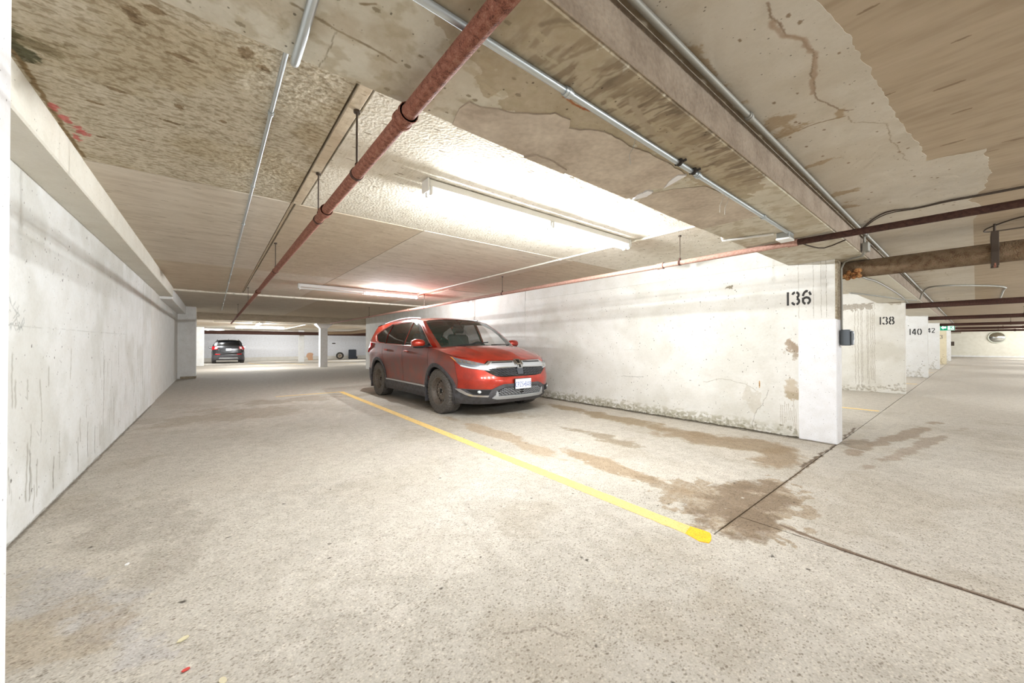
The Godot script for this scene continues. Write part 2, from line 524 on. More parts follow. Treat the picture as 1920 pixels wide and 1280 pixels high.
	p.blob(Vector2(1.5, -8.2), Vector2(1.2, 0.4), rgb8(196, 186, 172), 0.6, 0.5, 1.2)
	# hairline cracks
	p.line([Vector2(0.85, -1.1), Vector2(0.98, -1.02), Vector2(1.02, -0.93)], 0.006, rgb8(110, 100, 90), 0.8, 0.02)
	p.line([Vector2(1.2, -1.5), Vector2(1.75, -1.42)], 0.005, rgb8(150, 140, 128), 0.6, 0.02)
	p.specks(70, Rect2(-0.8, -5.0, 4.0, 4.5), 0.003, 0.007, rgb8(70, 64, 58), 0.8, 1.4)
	p.specks(60, Rect2(-0.8, -5.0, 5.0, 4.5), 0.005, 0.012, rgb8(255, 255, 252), 0.8, 1.3)
	T.floor_map = p.tex()

func wall_maps() -> void:
	# left wall: z from -9 to -1.3, height 0 to 2.1
	var base := rgb8(240, 241, 241)
	var p := Paint.new(1150, 320, Vector2(-9.0, 0.0), Vector2(7.7, 2.1), base, 7)
	p.mottle(0.8, rgb8(222, 222, 218), 0.7, 71, 0.5)
	var r := RandomNumberGenerator.new()
	r.seed = 4
	for i in 70:  # old drips and rub marks low on the wall
		var z := r.randf_range(-8.8, -2.6)
		var y := r.randf_range(0.05, 0.85)
		p.line([Vector2(z, y), Vector2(z + r.randf_range(-0.02, 0.02), y + r.randf_range(0.08, 0.34))], r.randf_range(0.012, 0.04), rgb8(188, 186, 178), r.randf_range(0.25, 0.6), 0.02)
	for i in 60:
		var z := r.randf_range(-8.0, -2.6)
		var y := r.randf_range(0.3, 2.0)
		p.line([Vector2(z, y), Vector2(z + r.randf_range(-0.05, 0.05), y + r.randf_range(-0.04, 0.04))], 0.008, rgb8(120, 116, 110), 0.7, 0.01)
	p.specks(90, Rect2(-8.5, 0.1, 6.0, 1.9), 0.004, 0.009, rgb8(96, 92, 86), 0.8, 0.8)
	for s in [[-5.4, 0.72, 0.4], [-4.8, 0.25, 0.3], [-3.92, 0.2, 0.22], [-5.05, 0.2, 0.25], [-3.5, 0.3, 0.3]]:
		p.line([Vector2(s[0], s[1] - s[2] * 0.5), Vector2(s[0], s[1] + s[2] * 0.5)], 0.03, rgb8(160, 158, 150), 0.6, 0.02)
	for i in 26:  # scraped grey smear
		var a := r.randf_range(0, TAU)
		var c := Vector2(-3.3, 1.2) + Vector2(r.randf_range(-0.1, 0.12), r.randf_range(-0.05, 0.09))
		p.line([c, c + Vector2(cos(a), sin(a) * 0.6) * r.randf_range(0.03, 0.12)], 0.012, rgb8(140, 144, 142), 0.6, 0.02)
	p.line([Vector2(-9.0, 0.008), Vector2(-1.3, 0.008)], 0.025, rgb8(160, 156, 146), 0.5, 0.01)
	p.line([Vector2(-6.6, 1.19), Vector2(-3.2, 1.17)], 0.009, rgb8(196, 196, 192), 0.8, 0.004)
	p.line([Vector2(-8.0, 0.4), Vector2(-8.0, 2.0)], 0.03, rgb8(170, 168, 160), 0.6, 0.02)
	p.line([Vector2(-8.4, 0.2), Vector2(-8.4, 2.0)], 0.02, rgb8(180, 178, 170), 0.6, 0.02)
	T.left_map = p.tex()
	# right wall: z from -6 to -0.9, height 0 to 2
	p = Paint.new(1280, 500, Vector2(-6.0, 0.0), Vector2(5.1, 2.0), rgb8(243, 241, 237), 8)
	p.mottle(0.7, rgb8(230, 227, 220), 0.7, 81, 0.5)
	# flaked and mossy foot of the wall
	p.streaks(Rect2(-6.05, -0.1, 4.85, 0.26), 9.0, 12.0, rgb8(196, 191, 174), 0.85, 181, 0.36)
	p.streaks(Rect2(-6.05, -0.12, 4.85, 0.22), 16.0, 22.0, rgb8(158, 152, 132), 0.7, 182, 0.5)
	for i in 300:
		var z := r.randf_range(-6.0, -1.25)
		var top := 0.05 + 0.1 * pow(r.randf(), 2.0) + (0.05 if z < -3.2 else 0.0) + (0.05 if z > -2.0 else 0.0)
		var y := r.randf_range(0.0, top)
		p.blob(Vector2(z, y), Vector2(r.randf_range(0.008, 0.03), r.randf_range(0.008, 0.025)), [rgb8(166, 160, 140), rgb8(184, 178, 160), rgb8(150, 144, 126), rgb8(198, 192, 178)][i % 4], 0.5, 0.6, 22.0)
	p.line([Vector2(-6.0, 0.008), Vector2(-1.2, 0.008)], 0.03, rgb8(96, 88, 74), 0.8, 0.01)
	# stained patches beside the fresh white repair
	p.blob(Vector2(-1.31, 1.03), Vector2(0.07, 0.09), rgb8(176, 156, 136), 0.85, 0.45, 8.0)
	p.blob(Vector2(-1.29, 1.0), Vector2(0.04, 0.12), rgb8(172, 154, 134), 0.7, 0.45, 8.0)
	p.blob(Vector2(-1.3, 0.55), Vector2(0.07, 0.18), rgb8(206, 190, 168), 0.8, 0.45, 7.0)
	p.blob(Vector2(-1.3, 0.47), Vector2(0.09, 0.05), rgb8(190, 174, 150), 0.8, 0.45, 7.0)
	for i in 9:
		var z := -1.28 - i * 0.018
		p.line([Vector2(z, r.randf_range(0.3, 0.42)), Vector2(z, r.randf_range(0.08, 0.2))], 0.009, rgb8(176, 164, 146), 0.7, 0.008)
	# rub marks, chips and an arc scraped by a bumper
	p.poly(PackedVector2Array([Vector2(-2.02, 1.81), Vector2(-1.93, 1.83), Vector2(-1.94, 1.77), Vector2(-1.98, 1.79), Vector2(-2.02, 1.79)]), rgb8(150, 140, 122), 0.9, 0.006, 30.0)
	p.poly(PackedVector2Array([Vector2(-1.82, 0.57), Vector2(-1.7, 0.5), Vector2(-1.62, 0.44), Vector2(-1.6, 0.3), Vector2(-1.7, 0.2), Vector2(-1.78, 0.32)]), rgb8(214, 206, 192), 0.55, 0.04, 7.0, 0.4)
	p.line([Vector2(-2.3, 0.56), Vector2(-2.05, 0.62), Vector2(-1.8, 0.58), Vector2(-1.68, 0.5)], 0.012, rgb8(190, 184, 172), 0.7, 0.02)
	p.line([Vector2(-1.55, 0.52), Vector2(-1.6, 0.36), Vector2(-1.7, 0.2), Vector2(-1.72, 0.04)], 0.008, rgb8(130, 124, 114), 0.8, 0.02)
	p.line([Vector2(-3.6, 0.55), Vector2(-3.2, 0.56)], 0.012, rgb8(160, 158, 152), 0.6, 0.02)
	p.line([Vector2(-3.55, 0.98), Vector2(-3.3, 0.985)], 0.008, rgb8(196, 194, 188), 0.7, 0.01)
	p.line([Vector2(-4.2, 0.9), Vector2(-3.95, 0.9)], 0.008, rgb8(196, 194, 188), 0.7, 0.01)
	p.line([Vector2(-1.64, 0.62), Vector2(-1.64, 0.54)], 0.018, rgb8(200, 150, 90), 0.9, 0.0)
	p.line([Vector2(-1.64, 0.59), Vector2(-1.64, 0.56)], 0.008, rgb8(90, 70, 50), 0.9, 0.0)
	for zz in [-1.005, -1.05, -1.115, -1.25]:
		p.line([Vector2(zz, 1.98), Vector2(zz + 0.003, 1.36)], 0.007, rgb8(150, 142, 128), 0.75, 0.006)
	p.specks(120, Rect2(-5.5, 0.1, 4.4, 1.8), 0.003, 0.008, rgb8(110, 104, 96), 0.8, 0.7)
	for i in 45:
		var c := Vector2(r.randf_range(-4.5, -1.2), r.randf_range(0.2, 1.9))
		p.line([c, c + Vector2(r.randf_range(-0.01, 0.01), r.randf_range(0.01, 0.05))], 0.006, rgb8(130, 122, 112), 0.7, 0.004)
	T.right_map = p.tex()
	# the wall with 138: water-stained top, long drips, crumbled foot
	p = Paint.new(512, 512, Vector2(-3.0, 0.0), Vector2(2.08, 2.0), rgb8(240, 237, 231), 9)
	p.mottle(0.9, rgb8(224, 219, 209), 0.7, 91, 0.5)
	p.poly(PackedVector2Array([Vector2(-3.0, 2.0), Vector2(-1.42, 2.0), Vector2(-1.45, 1.9), Vector2(-1.6, 1.84), Vector2(-1.8, 1.86), Vector2(-3.0, 1.88)]), rgb8(168, 158, 146), 0.85, 0.05, 8.0, 0.3)
	p.poly(PackedVector2Array([Vector2(-1.36, 2.0), Vector2(-1.0, 2.0), Vector2(-1.0, 1.93), Vector2(-1.12, 1.95)]), rgb8(180, 168, 150), 0.8, 0.03, 10.0, 0.3)
	for zz in [-2.0, -1.72, -1.67, -1.62, -1.6, -1.52, -1.5, -1.46, -1.43, -1.4, -2.4]:
		p.line([Vector2(zz, 1.96), Vector2(zz + 0.01, r.randf_range(0.05, 0.3))], 0.014, rgb8(176, 166, 152), 0.6, 0.015)
	for i in 120:
		var z := r.randf_range(-3.0, -0.93)
		p.blob(Vector2(z, r.randf_range(0, 0.14 if z < -1.25 else 0.3 - (-0.93 - z) * 0.5)), Vector2(0.03, 0.02), [rgb8(190, 181, 166), rgb8(206, 199, 186), rgb8(174, 166, 152)][i % 3], 0.6, 0.6, 18.0)
	T.wall138_map = p.tex()
	# further walls: scuffed foot only
	p = Paint.new(512, 512, Vector2(-3.0, 0.0), Vector2(2.08, 2.0), rgb8(243, 243, 243), 10)
	for i in 160:
		var z := r.randf_range(-3.0, -0.93)
		p.blob(Vector2(z, absf(r.randfn(0.0, 0.16))), Vector2(0.035, 0.025), [rgb8(188, 183, 172), rgb8(206, 202, 194), rgb8(222, 218, 210)][i % 3], 0.6, 0.6, 18.0)
	p.specks(12, Rect2(-2.0, 0.4, 1.0, 1.3), 0.006, 0.016, rgb8(130, 126, 120), 0.8, 0.8)
	T.far_map = p.tex()

# underside of the beam: painted to the left, bare and crusted to the right
func beam_map() -> void:
	var p := Paint.new(1792, 208, Vector2(-0.7, ZBF), Vector2(6.2, ZBN - ZBF), rgb8(240, 238, 232), 12)
	p.mottle(1.5, rgb8(226, 222, 212), 0.5, 121, 0.45)
	var bare := rgb8(202, 189, 170)
	p.poly(PackedVector2Array([Vector2(0.42, -0.69), Vector2(0.44, -0.92), Vector2(0.56, -0.96), Vector2(0.7, -0.98), Vector2(0.74, -1.08), Vector2(0.86, -1.12), Vector2(1.0, -1.16), Vector2(1.25, -1.12), Vector2(1.6, -1.0), Vector2(2.1, -0.98), Vector2(2.5, -0.95), Vector2(2.62, -0.84), Vector2(2.3, -0.69)]), bare, 0.95, 0.05, 7.0, 0.25)
	p.mottle(9.0, rgb8(196, 186, 164), 0.5, 123, 0.62)
	# grey-brown streaks washed over the bare edge
	var r := RandomNumberGenerator.new()
	r.seed = 9
	p.streaks(Rect2(0.6, -0.93, 1.9, 0.26), 16.0, 4.0, rgb8(150, 134, 116), 0.75, 301, 0.45)
	p.streaks(Rect2(0.9, -0.82, 1.4, 0.14), 22.0, 5.0, rgb8(122, 108, 92), 0.6, 302, 0.5)
	for i in 40:
		var x := r.randf_range(0.75, 2.4)
		p.line([Vector2(x, -0.69), Vector2(x - r.randf_range(0.0, 0.1), -0.69 - r.randf_range(0.04, 0.2))], r.randf_range(0.008, 0.03), [rgb8(150, 136, 120), rgb8(170, 156, 138), rgb8(136, 122, 106)][i % 3], 0.3, 0.03)
	for i in 90:
		var x := r.randf_range(0.6, 2.5)
		p.blob(Vector2(x, r.randf_range(-1.1, -0.8)), Vector2(r.randf_range(0.01, 0.05), r.randf_range(0.006, 0.02)), rgb8(214, 204, 184), 0.7, 0.5, 18.0)
	p.line([Vector2(1.2, -0.8), Vector2(1.4, -0.86), Vector2(1.62, -0.84), Vector2(1.8, -0.8)], 0.035, rgb8(196, 184, 168), 0.8, 0.03)
	p.line([Vector2(1.0, -0.945), Vector2(1.12, -0.935), Vector2(1.25, -0.93)], 0.016, rgb8(178, 96, 52), 0.8, 0.015)
	# old patch edges and cracks in the painted part
	p.line([Vector2(0.16, -1.14), Vector2(0.29, -1.15), Vector2(0.37, -1.16), Vector2(0.46, -1.17)], 0.014, rgb8(160, 146, 126), 0.8, 0.01)
	p.line([Vector2(0.28, -1.16), Vector2(0.27, -1.35)], 0.007, rgb8(150, 140, 122), 0.7, 0.008)
	p.line([Vector2(0.3, -1.02), Vector2(0.34, -1.0)], 0.012, rgb8(150, 132, 108), 0.8, 0.01)
	p.specks(60, Rect2(-0.3, -1.35, 1.2, 0.6), 0.003, 0.008, rgb8(150, 138, 120), 0.7, 1.5)
	# further along: dry boards marks
	p.mottle(3.0, rgb8(196, 182, 160), 0.4, 125, 0.55)
	p.line([Vector2(3.05, -1.36), Vector2(3.05, -0.69)], 0.006, rgb8(120, 106, 90), 0.8, 0.006)
	T.beam_map = p.tex()
	# crusted slab over the empty stall: scars, mould by the pier, pink spray paint
	p = Paint.new(560, 800, Vector2(-0.86, -3.56), Vector2(1.38, 2.22), rgb8(246, 244, 240), 14)
	p.mottle(1.4, rgb8(226, 218, 200), 0.6, 141, 0.5)
	for q in [[-0.12, -2.03, 0.075, 0.014], [-0.23, -1.88, 0.03, 0.04], [0.1, -1.84, 0.03, 0.04], [0.16, -1.9, 0.025, 0.02], [0.04, -2.48, 0.02, 0.02], [-0.16, -1.8, 0.03, 0.016], [0.01, -1.72, 0.03, 0.012], [-0.36, -2.48, 0.05, 0.016], [-0.45, -2.68, 0.03, 0.012], [-0.18, -2.66, 0.04, 0.014], [0.3, -1.6, 0.05, 0.02], [0.36, -1.42, 0.06, 0.02], [0.2, -1.4, 0.03, 0.02], [-0.13, -2.47, 0.02, 0.03], [-0.3, -3.0, 0.05, 0.012], [0.1, -3.2, 0.04, 0.01], [-0.5, -3.1, 0.03, 0.012]]:
		p.blob(Vector2(q[0], q[1]), Vector2(q[2], q[3]), rgb8(158, 138, 112), 0.75, 0.5, 12.0)
	p.blob(Vector2(-0.62, -2.36), Vector2(0.055, 0.12), rgb8(96, 100, 76), 0.85, 0.5, 9.0)
	p.blob(Vector2(-0.58, -2.3), Vector2(0.1, 0.08), rgb8(150, 142, 116), 0.6, 0.5, 8.0)
	p.line([Vector2(-0.64, -3.5), Vector2(-0.63, -2.4)], 0.03, rgb8(178, 158, 128), 0.5, 0.012, 7.0)
	for q in [[-0.625, -2.86, 0.02, 0.05], [-0.6, -2.96, 0.025, 0.05], [-0.578, -3.05, 0.022, 0.05], [-0.572, -3.1, 0.024, 0.035], [-0.61, -3.2, 0.014, 0.05]]:
		p.blob(Vector2(q[0], q[1]), Vector2(q[2], q[3]), rgb8(255, 128, 140), 0.75, 0.6, 20.0)
	T.crust_map = p.tex()
	# pale paint on the aisle slab: a wandering crack and brown scabs
	p = Paint.new(1400, 200, Vector2(0.4, -0.71), Vector2(6.0, 0.84), rgb8(247, 246, 244), 15)
	p.mottle(1.2, rgb8(236, 232, 224), 0.6, 151, 0.5)
	var pk := [Vector2(1.372, -0.41), Vector2(1.416, -0.411), Vector2(1.461, -0.414), Vector2(1.497, -0.412), Vector2(1.545, -0.414), Vector2(1.601, -0.393), Vector2(1.643, -0.38), Vector2(1.719, -0.371), Vector2(1.799, -0.383), Vector2(1.883, -0.406), Vector2(2.033, -0.43), Vector2(2.124, -0.425), Vector2(2.191, -0.409), Vector2(2.265, -0.385), Vector2(2.313, -0.346)]
	p.line(pk, 0.012, rgb8(150, 128, 110), 0.8, 0.012, 9.0)
	p.line(pk.slice(2, 11), 0.028, rgb8(206, 186, 170), 0.5, 0.02, 7.0)
	p.line([Vector2(2.324, -0.654), Vector2(2.313, -0.526), Vector2(2.322, -0.444), Vector2(2.354, -0.381)], 0.014, rgb8(160, 140, 116), 0.8, 0.012, 9.0)
	p.line([Vector2(2.36, -0.38), Vector2(2.441, -0.366), Vector2(2.588, -0.27), Vector2(2.784, -0.271), Vector2(3.04, -0.254), Vector2(3.197, -0.245)], 0.009, rgb8(176, 160, 138), 0.7, 0.015, 9.0)
	for q in [[2.2, -0.6, 0.09, 0.07], [2.3, -0.6, 0.05, 0.09], [2.84, -0.6, 0.04, 0.1], [3.54, -0.58, 0.06, 0.1], [1.86, -0.63, 0.03, 0.03], [2.3, -0.39, 0.04, 0.02], [1.44, -0.66, 0.2, 0.03], [3.9, -0.62, 0.1, 0.06]]:
		p.blob(Vector2(q[0], q[1]), Vector2(q[2], q[3]), rgb8(196, 174, 144), 0.7, 0.55, 8.0)
	p.line([Vector2(0.6, -0.69), Vector2(6.0, -0.69)], 0.04, rgb8(150, 136, 116), 0.5, 0.02, 6.0)
	p.specks(60, Rect2(0.6, -0.65, 4.0, 0.6), 0.003, 0.007, rgb8(160, 140, 120), 0.8, 1.6)
	T.aisle_map = p.tex()

func make_materials() -> void:
	M.floor = tiled(T.floor, Vector3.ONE / 1.6, 0.9, T.grain, 0.25)
	M.floor_near = with_macro(M.floor, T.floor_map)
	M.floor.albedo_color = rgb8(234, 231, 226)
	M.dark = mat(rgb8(52, 46, 40), 0.95)
	M.wall = tiled(T.wall, Vector3.ONE * 0.5, 0.85, T.soft, 0.4)
	M.wall_plain = tiled(T.wall, Vector3.ONE * 0.5, 0.85, T.soft, 0.4, rgb8(238, 236, 232))
	M.wall_left = with_macro(M.wall, T.left_map)
	M.wall_right = with_macro(M.wall, T.right_map)
	M.wall_138 = with_macro(M.wall, T.wall138_map)
	M.wall_far = with_macro(M.wall, T.far_map)
	M.wall_cream = with_macro(tiled(T.wall, Vector3.ONE * 0.5, 0.85, null, 0.0, rgb8(250, 238, 208)), T.far_map)
	M.white = tiled(T.wall, Vector3(0.9, 0.9, 0.9), 0.75, null, 0.0, Color(1.0, 1.0, 1.02))
	M.raw_end = tiled(T.crust, Vector3.ONE / 1.5, 0.95, T.grain, 0.3, rgb8(214, 208, 200))
	M.crust = tiled(T.crust, Vector3.ONE / 1.5, 0.95, T.grain, 0.5)
	M.crust_near = with_macro(M.crust, T.crust_map)
	M.pale = tiled(T.pale, Vector3.ONE / 1.2, 0.92, T.grain, 0.3)
	M.ply = tiled(T.ply, Vector3.ONE / 2.4, 0.9, T.soft, 0.3)
	M.ply2 = tiled(T.ply, Vector3.ONE / 2.1, 0.9, T.soft, 0.3, rgb8(244, 238, 228))
	M.ply_strip = tiled(T.ply, Vector3.ONE / 1.1, 0.9, T.soft, 0.3, rgb8(250, 244, 232))
	M.beam = tiled(T.wall, Vector3.ONE * 0.6, 0.92, T.grain, 0.4, rgb8(240, 236, 226))
	M.beam_near = with_macro(M.beam, T.beam_map)
	M.beam_face = tiled(T.soft_tan, Vector3(0.9, 0.9, 0.9), 0.95, T.grain, 0.5, rgb8(214, 206, 198))
	M.sheet = tiled(T.soft_tan, Vector3(0.6, 0.6, 0.6), 0.9, T.soft, 0.3, Color(1.08, 1.08, 1.08))
	M.aisle_slab = tiled(T.ply_z, Vector3(0.33, 0.33, 0.33), 0.9, T.soft, 0.3, rgb8(226, 217, 204))
	M.aisle_paint = tiled(T.wall, Vector3.ONE * 0.8, 0.88, T.soft, 0.3, rgb8(228, 221, 210))
	M.aisle_paint = with_macro(M.aisle_paint, T.aisle_map)
	M.zinc = mat(rgb8(186, 192, 194), 0.38, 0.75)
	M.zinc_old = mat(rgb8(150, 148, 140), 0.55, 0.5)
	M.pvc = mat(rgb8(226, 222, 210), 0.5)
	M.rust = tiled(T.rust, Vector3(3, 3, 3), 0.8, T.grain, 0.3)
	M.rust_pale = tiled(T.rust_pale, Vector3(3, 3, 3), 0.8, T.grain, 0.3)
	M.rust_dark = tiled(T.rust, Vector3(3, 3, 3), 0.8, T.grain, 0.3, rgb8(128, 122, 116))
	M.drain = tiled(T.rust2, Vector3(1.6, 1.6, 1.6), 0.85, T.grain, 0.5)
	M.iron = mat(rgb8(74, 62, 52), 0.7, 0.3)
	M.enamel = mat(rgb8(238, 238, 236), 0.4)
	M.yellow = tiled(T.floor, Vector3.ONE / 0.9, 0.75, T.grain, 0.2, Color(1.2, 1.06, 0.7))
	M.yellow_fresh = tiled(T.floor, Vector3.ONE / 0.9, 0.6, T.grain, 0.2, Color(1.3, 1.0, 0.08))
	M.ink = mat(rgb8(58, 56, 54), 0.85)
	M.ink_old = mat(rgb8(96, 94, 90), 0.85)
	var g := StandardMaterial3D.new()
	g.albedo_color = Color(1, 1, 1)
	g.emission_enabled = true
	g.emission = LAMP_COLOR
	g.emission_energy_multiplier = 6.0
	g.resource_name = "tube glow"
	M.tube = g
	M.tube_off = mat(rgb8(236, 238, 238), 0.25)
func floor_y(z: float) -> float:
	return 0.0 if z > -16.0 else 0.018 * (z + 16.0)

func plate(b: Buf, x0: float, x1: float, z0: float, z1: float, y0: float, y1: float, ch := 0.0) -> void:
	b.box(Vector3((x0 + x1) * 0.5, (y0 + y1) * 0.5, (z0 + z1) * 0.5), Vector3(x1 - x0, y1 - y0, absf(z1 - z0)), ch)

func make_floor() -> void:
	var f := struct("floor", "worn concrete garage floor with slab joints, brown stains and exposed stone")
	var uv := func(p: Vector3): return Vector2((p.x + 1.1) / 9.5, (p.z + 9.0) / 10.0)
	for q in [[-1.1, 2.2, -9.0, 1.0], [2.2, 8.4, -9.0, -0.929], [2.2, 2.547, -0.921, 1.0], [2.555, 8.4, -0.921, 1.0]]:
		var b := Buf.new()
		plate(b, q[0], q[1], q[2], q[3], -0.2, 0.0)
		b.set_uv2(uv)
		obj("floor_slab", b, M.floor_near, f)
	for q in [[-7.0, -1.1, -16.0, 6.6], [-1.1, 8.4, -16.0, -9.0], [8.4, 53.0, -16.0, -0.931], [8.4, 53.0, -0.919, 6.6], [-1.1, 2.546, 1.0, 6.6], [2.556, 8.4, 1.0, 6.6]]:
		var b := Buf.new()
		plate(b, q[0], q[1], q[2], q[3], -0.2, 0.0)
		obj("floor_slab", b, M.floor, f)
	var b := Buf.new()   # the floor falls gently beyond the stalls
	var y1 := floor_y(-42.0)
	b.quad(Vector3(-7, 0, -16), Vector3(24, 0, -16), Vector3(24, y1, -42), Vector3(-7, y1, -42), Vector3(0, 1, 0.018).normalized())
	b.quad(Vector3(-7, -0.2, -16), Vector3(24, -0.2, -16), Vector3(24, y1 - 0.2, -42), Vector3(-7, y1 - 0.2, -42), Vector3.DOWN)
	obj("floor_slab", b, M.floor, f)
	b = Buf.new()
	plate(b, -7.0, 53.0, -0.99, -0.86, -0.24, -0.016)
	plate(b, 2.5, 2.6, -0.92, 6.6, -0.24, -0.016)
	obj("joint_filler", b, M.dark, f)

func make_walls() -> void:
	# left wall of the stall
	var w := struct("wall_left", "long white-painted concrete wall with scuffs beside the empty stall")
	var b := Buf.new()
	plate(b, XL - 0.25, XL, -8.95, -1.0, 0.0, 2.3, 0.006)
	b.set_uv2(func(p): return Vector2((p.z + 9.0) / 7.7, p.y / 2.1))
	obj("wall_panel", b, M.wall_left, w)
	for q in [[-9.6, -8.97], [-15.5, -9.62]]:
		b = Buf.new()
		plate(b, XL - 0.25, XL - (0.012 if q[0] < -9.6 else 0.0), q[0], q[1], 0.0, 2.3, 0.006)
		obj("wall_panel", b, M.wall_plain, w)
	# ledge beam along its top, in two pours
	b = Buf.new()
	plate(b, XL - 0.02, -0.65, -10.4, -1.3, 2.05, 2.3, 0.008)
	var lb := obj("ledge_beam", b, M.beam, w)
	b = Buf.new()
	plate(b, XL - 0.02, -0.66, -15.3, -10.4, 2.0, 2.3, 0.008)
	obj("ledge_beam", b, M.wall, w)
	# pier close to the camera, and the one at the far end
	var c := struct("wall_pier", "pale painted concrete pier at the aisle end of the left wall")
	b = Buf.new()
	plate(b, XL - 0.3, -0.452, -1.72, -0.93, 0.0, 2.24, 0.006)
	b.slab(PackedVector2Array([Vector2(0, 2.24), Vector2(0, 2.06), Vector2(0.03, 2.12), Vector2(0.03, 2.24)]), 0.6, Transform3D(Basis(Vector3.RIGHT, Vector3.UP, Vector3(0, 0, 1)), Vector3(-0.452, 0, -1.7)))
	obj("pier_shaft", b, M.white, c)
	c = struct("wall_pier", "grey-white concrete pier at the far end of the left wall")
	b = Buf.new()
	plate(b, -1.09, -0.42, -15.75, -15.3, 0.0, 2.3, 0.012)
	obj("pier_shaft", b, M.wall, c)
	b = Buf.new()
	plate(b, -0.79, -0.41, -15.76, -15.29, 0.0, 0.07, 0.01)
	obj("pier_foot", b, M.raw_end, c)
	# cross walls between the stalls
	var labels := ["white concrete wall stencilled 136 behind the orange-red car", "white concrete wall stencilled 138 with long dark drip stains", "white concrete wall stencilled 140 with a scuffed crumbling foot", "white concrete wall stencilled 142 beyond the wall numbered 140", "cream-yellow concrete wall below the green exit sign", "pale bluish concrete wall beyond the cream-yellow wall"]
	var macro := [M.wall_right, M.wall_138, M.wall_far, M.wall_far, M.wall_cream, M.wall_far]
	for i in WALLS.size():
		var x: float = WALLS[i]
		var s := struct("wall_right", labels[i])
		b = Buf.new()
		var zn := -6.0 if i == 0 else -3.0
		plate(b, x, x + 0.2, zn, -0.928, 0.0, 2.0, 0.006)
		if i == 0: b.set_uv2(func(p): return Vector2((p.z + 6.0) / 5.1, p.y / 2.0))
		else: b.set_uv2(func(p): return Vector2((p.z + 3.0) / 2.08, p.y / 2.0))
		obj("wall_panel", b, macro[i], s)
		b = Buf.new()
		plate(b, x, x + 0.2, ZEND, zn, 0.0, 2.3)
		plate(b, x + 0.01, x + 0.19, zn, ZBF, 1.9, 2.3)
		obj("wall_panel", b, M.wall_plain if i < 4 else macro[i], s)
		if i == 0:
			# fresh white repair jacket round the foot of the wall end, raw concrete edge above it
			b = Buf.new()
			plate(b, x - 0.014, x + 0.214, -1.25, -0.914, 0.0, 1.34, 0.008)
			obj("repair_jacket", b, M.white, s)
			b = Buf.new()
			plate(b, x + 0.004, x + 0.196, -0.93, -0.918, 1.33, 1.98)
			obj("raw_edge", b, M.raw_end, s)
			# ply strips and a beam edge band at the top of the wall behind
	var n := struct("wall_back", "white wall at the far end of the garage behind the black car")
	b = Buf.new()
	plate(b, -7.0, 24.0, -41.3, -41.0, -0.8, 2.4)
	obj("wall_panel", b, M.white, n)
	b = Buf.new()
	plate(b, -7.0, 24.0, -41.0, -40.99, -0.6, -0.12)
	obj("stained_foot", b, tiled(T.wall, Vector3.ONE * 0.3, 0.9, null, 0.0, rgb8(246, 241, 232)), n)
	n = struct("wall_end", "pale wall closing the drive aisle behind the round mirror")
	b = Buf.new()
	plate(b, 49.5, 49.8, -16.0, 6.6, -0.2, 2.4)
	obj("wall_panel", b, tiled(T.wall, Vector3.ONE * 0.5, 0.85, null, 0.0, rgb8(250, 246, 232)), n)
	b = Buf.new()
	plate(b, 49.42, 49.5, -16.0, 6.6, 0.0, 0.12)
	obj("wall_kerb", b, M.wall, n)
	# the other side of the aisle and the ends outside the frame
	n = struct("wall_opposite", "white wall along the other side of the drive aisle")
	b = Buf.new()
	plate(b, -7.0, 53.0, 6.4, 6.7, -0.2, 2.4)
	obj("wall_panel", b, M.wall, n)
	n = struct("wall_side", "white end walls of the garage beyond the left wall")
	b = Buf.new()
	plate(b, -7.3, -7.0, -42.0, 6.7, -0.8, 2.4)
	plate(b, 24.0, 24.3, -42.0, -16.6, -0.8, 2.4)
	plate(b, 24.0, 53.0, -16.6, -16.3, -0.8, 2.4)
	obj("wall_panel", b, M.wall, n)

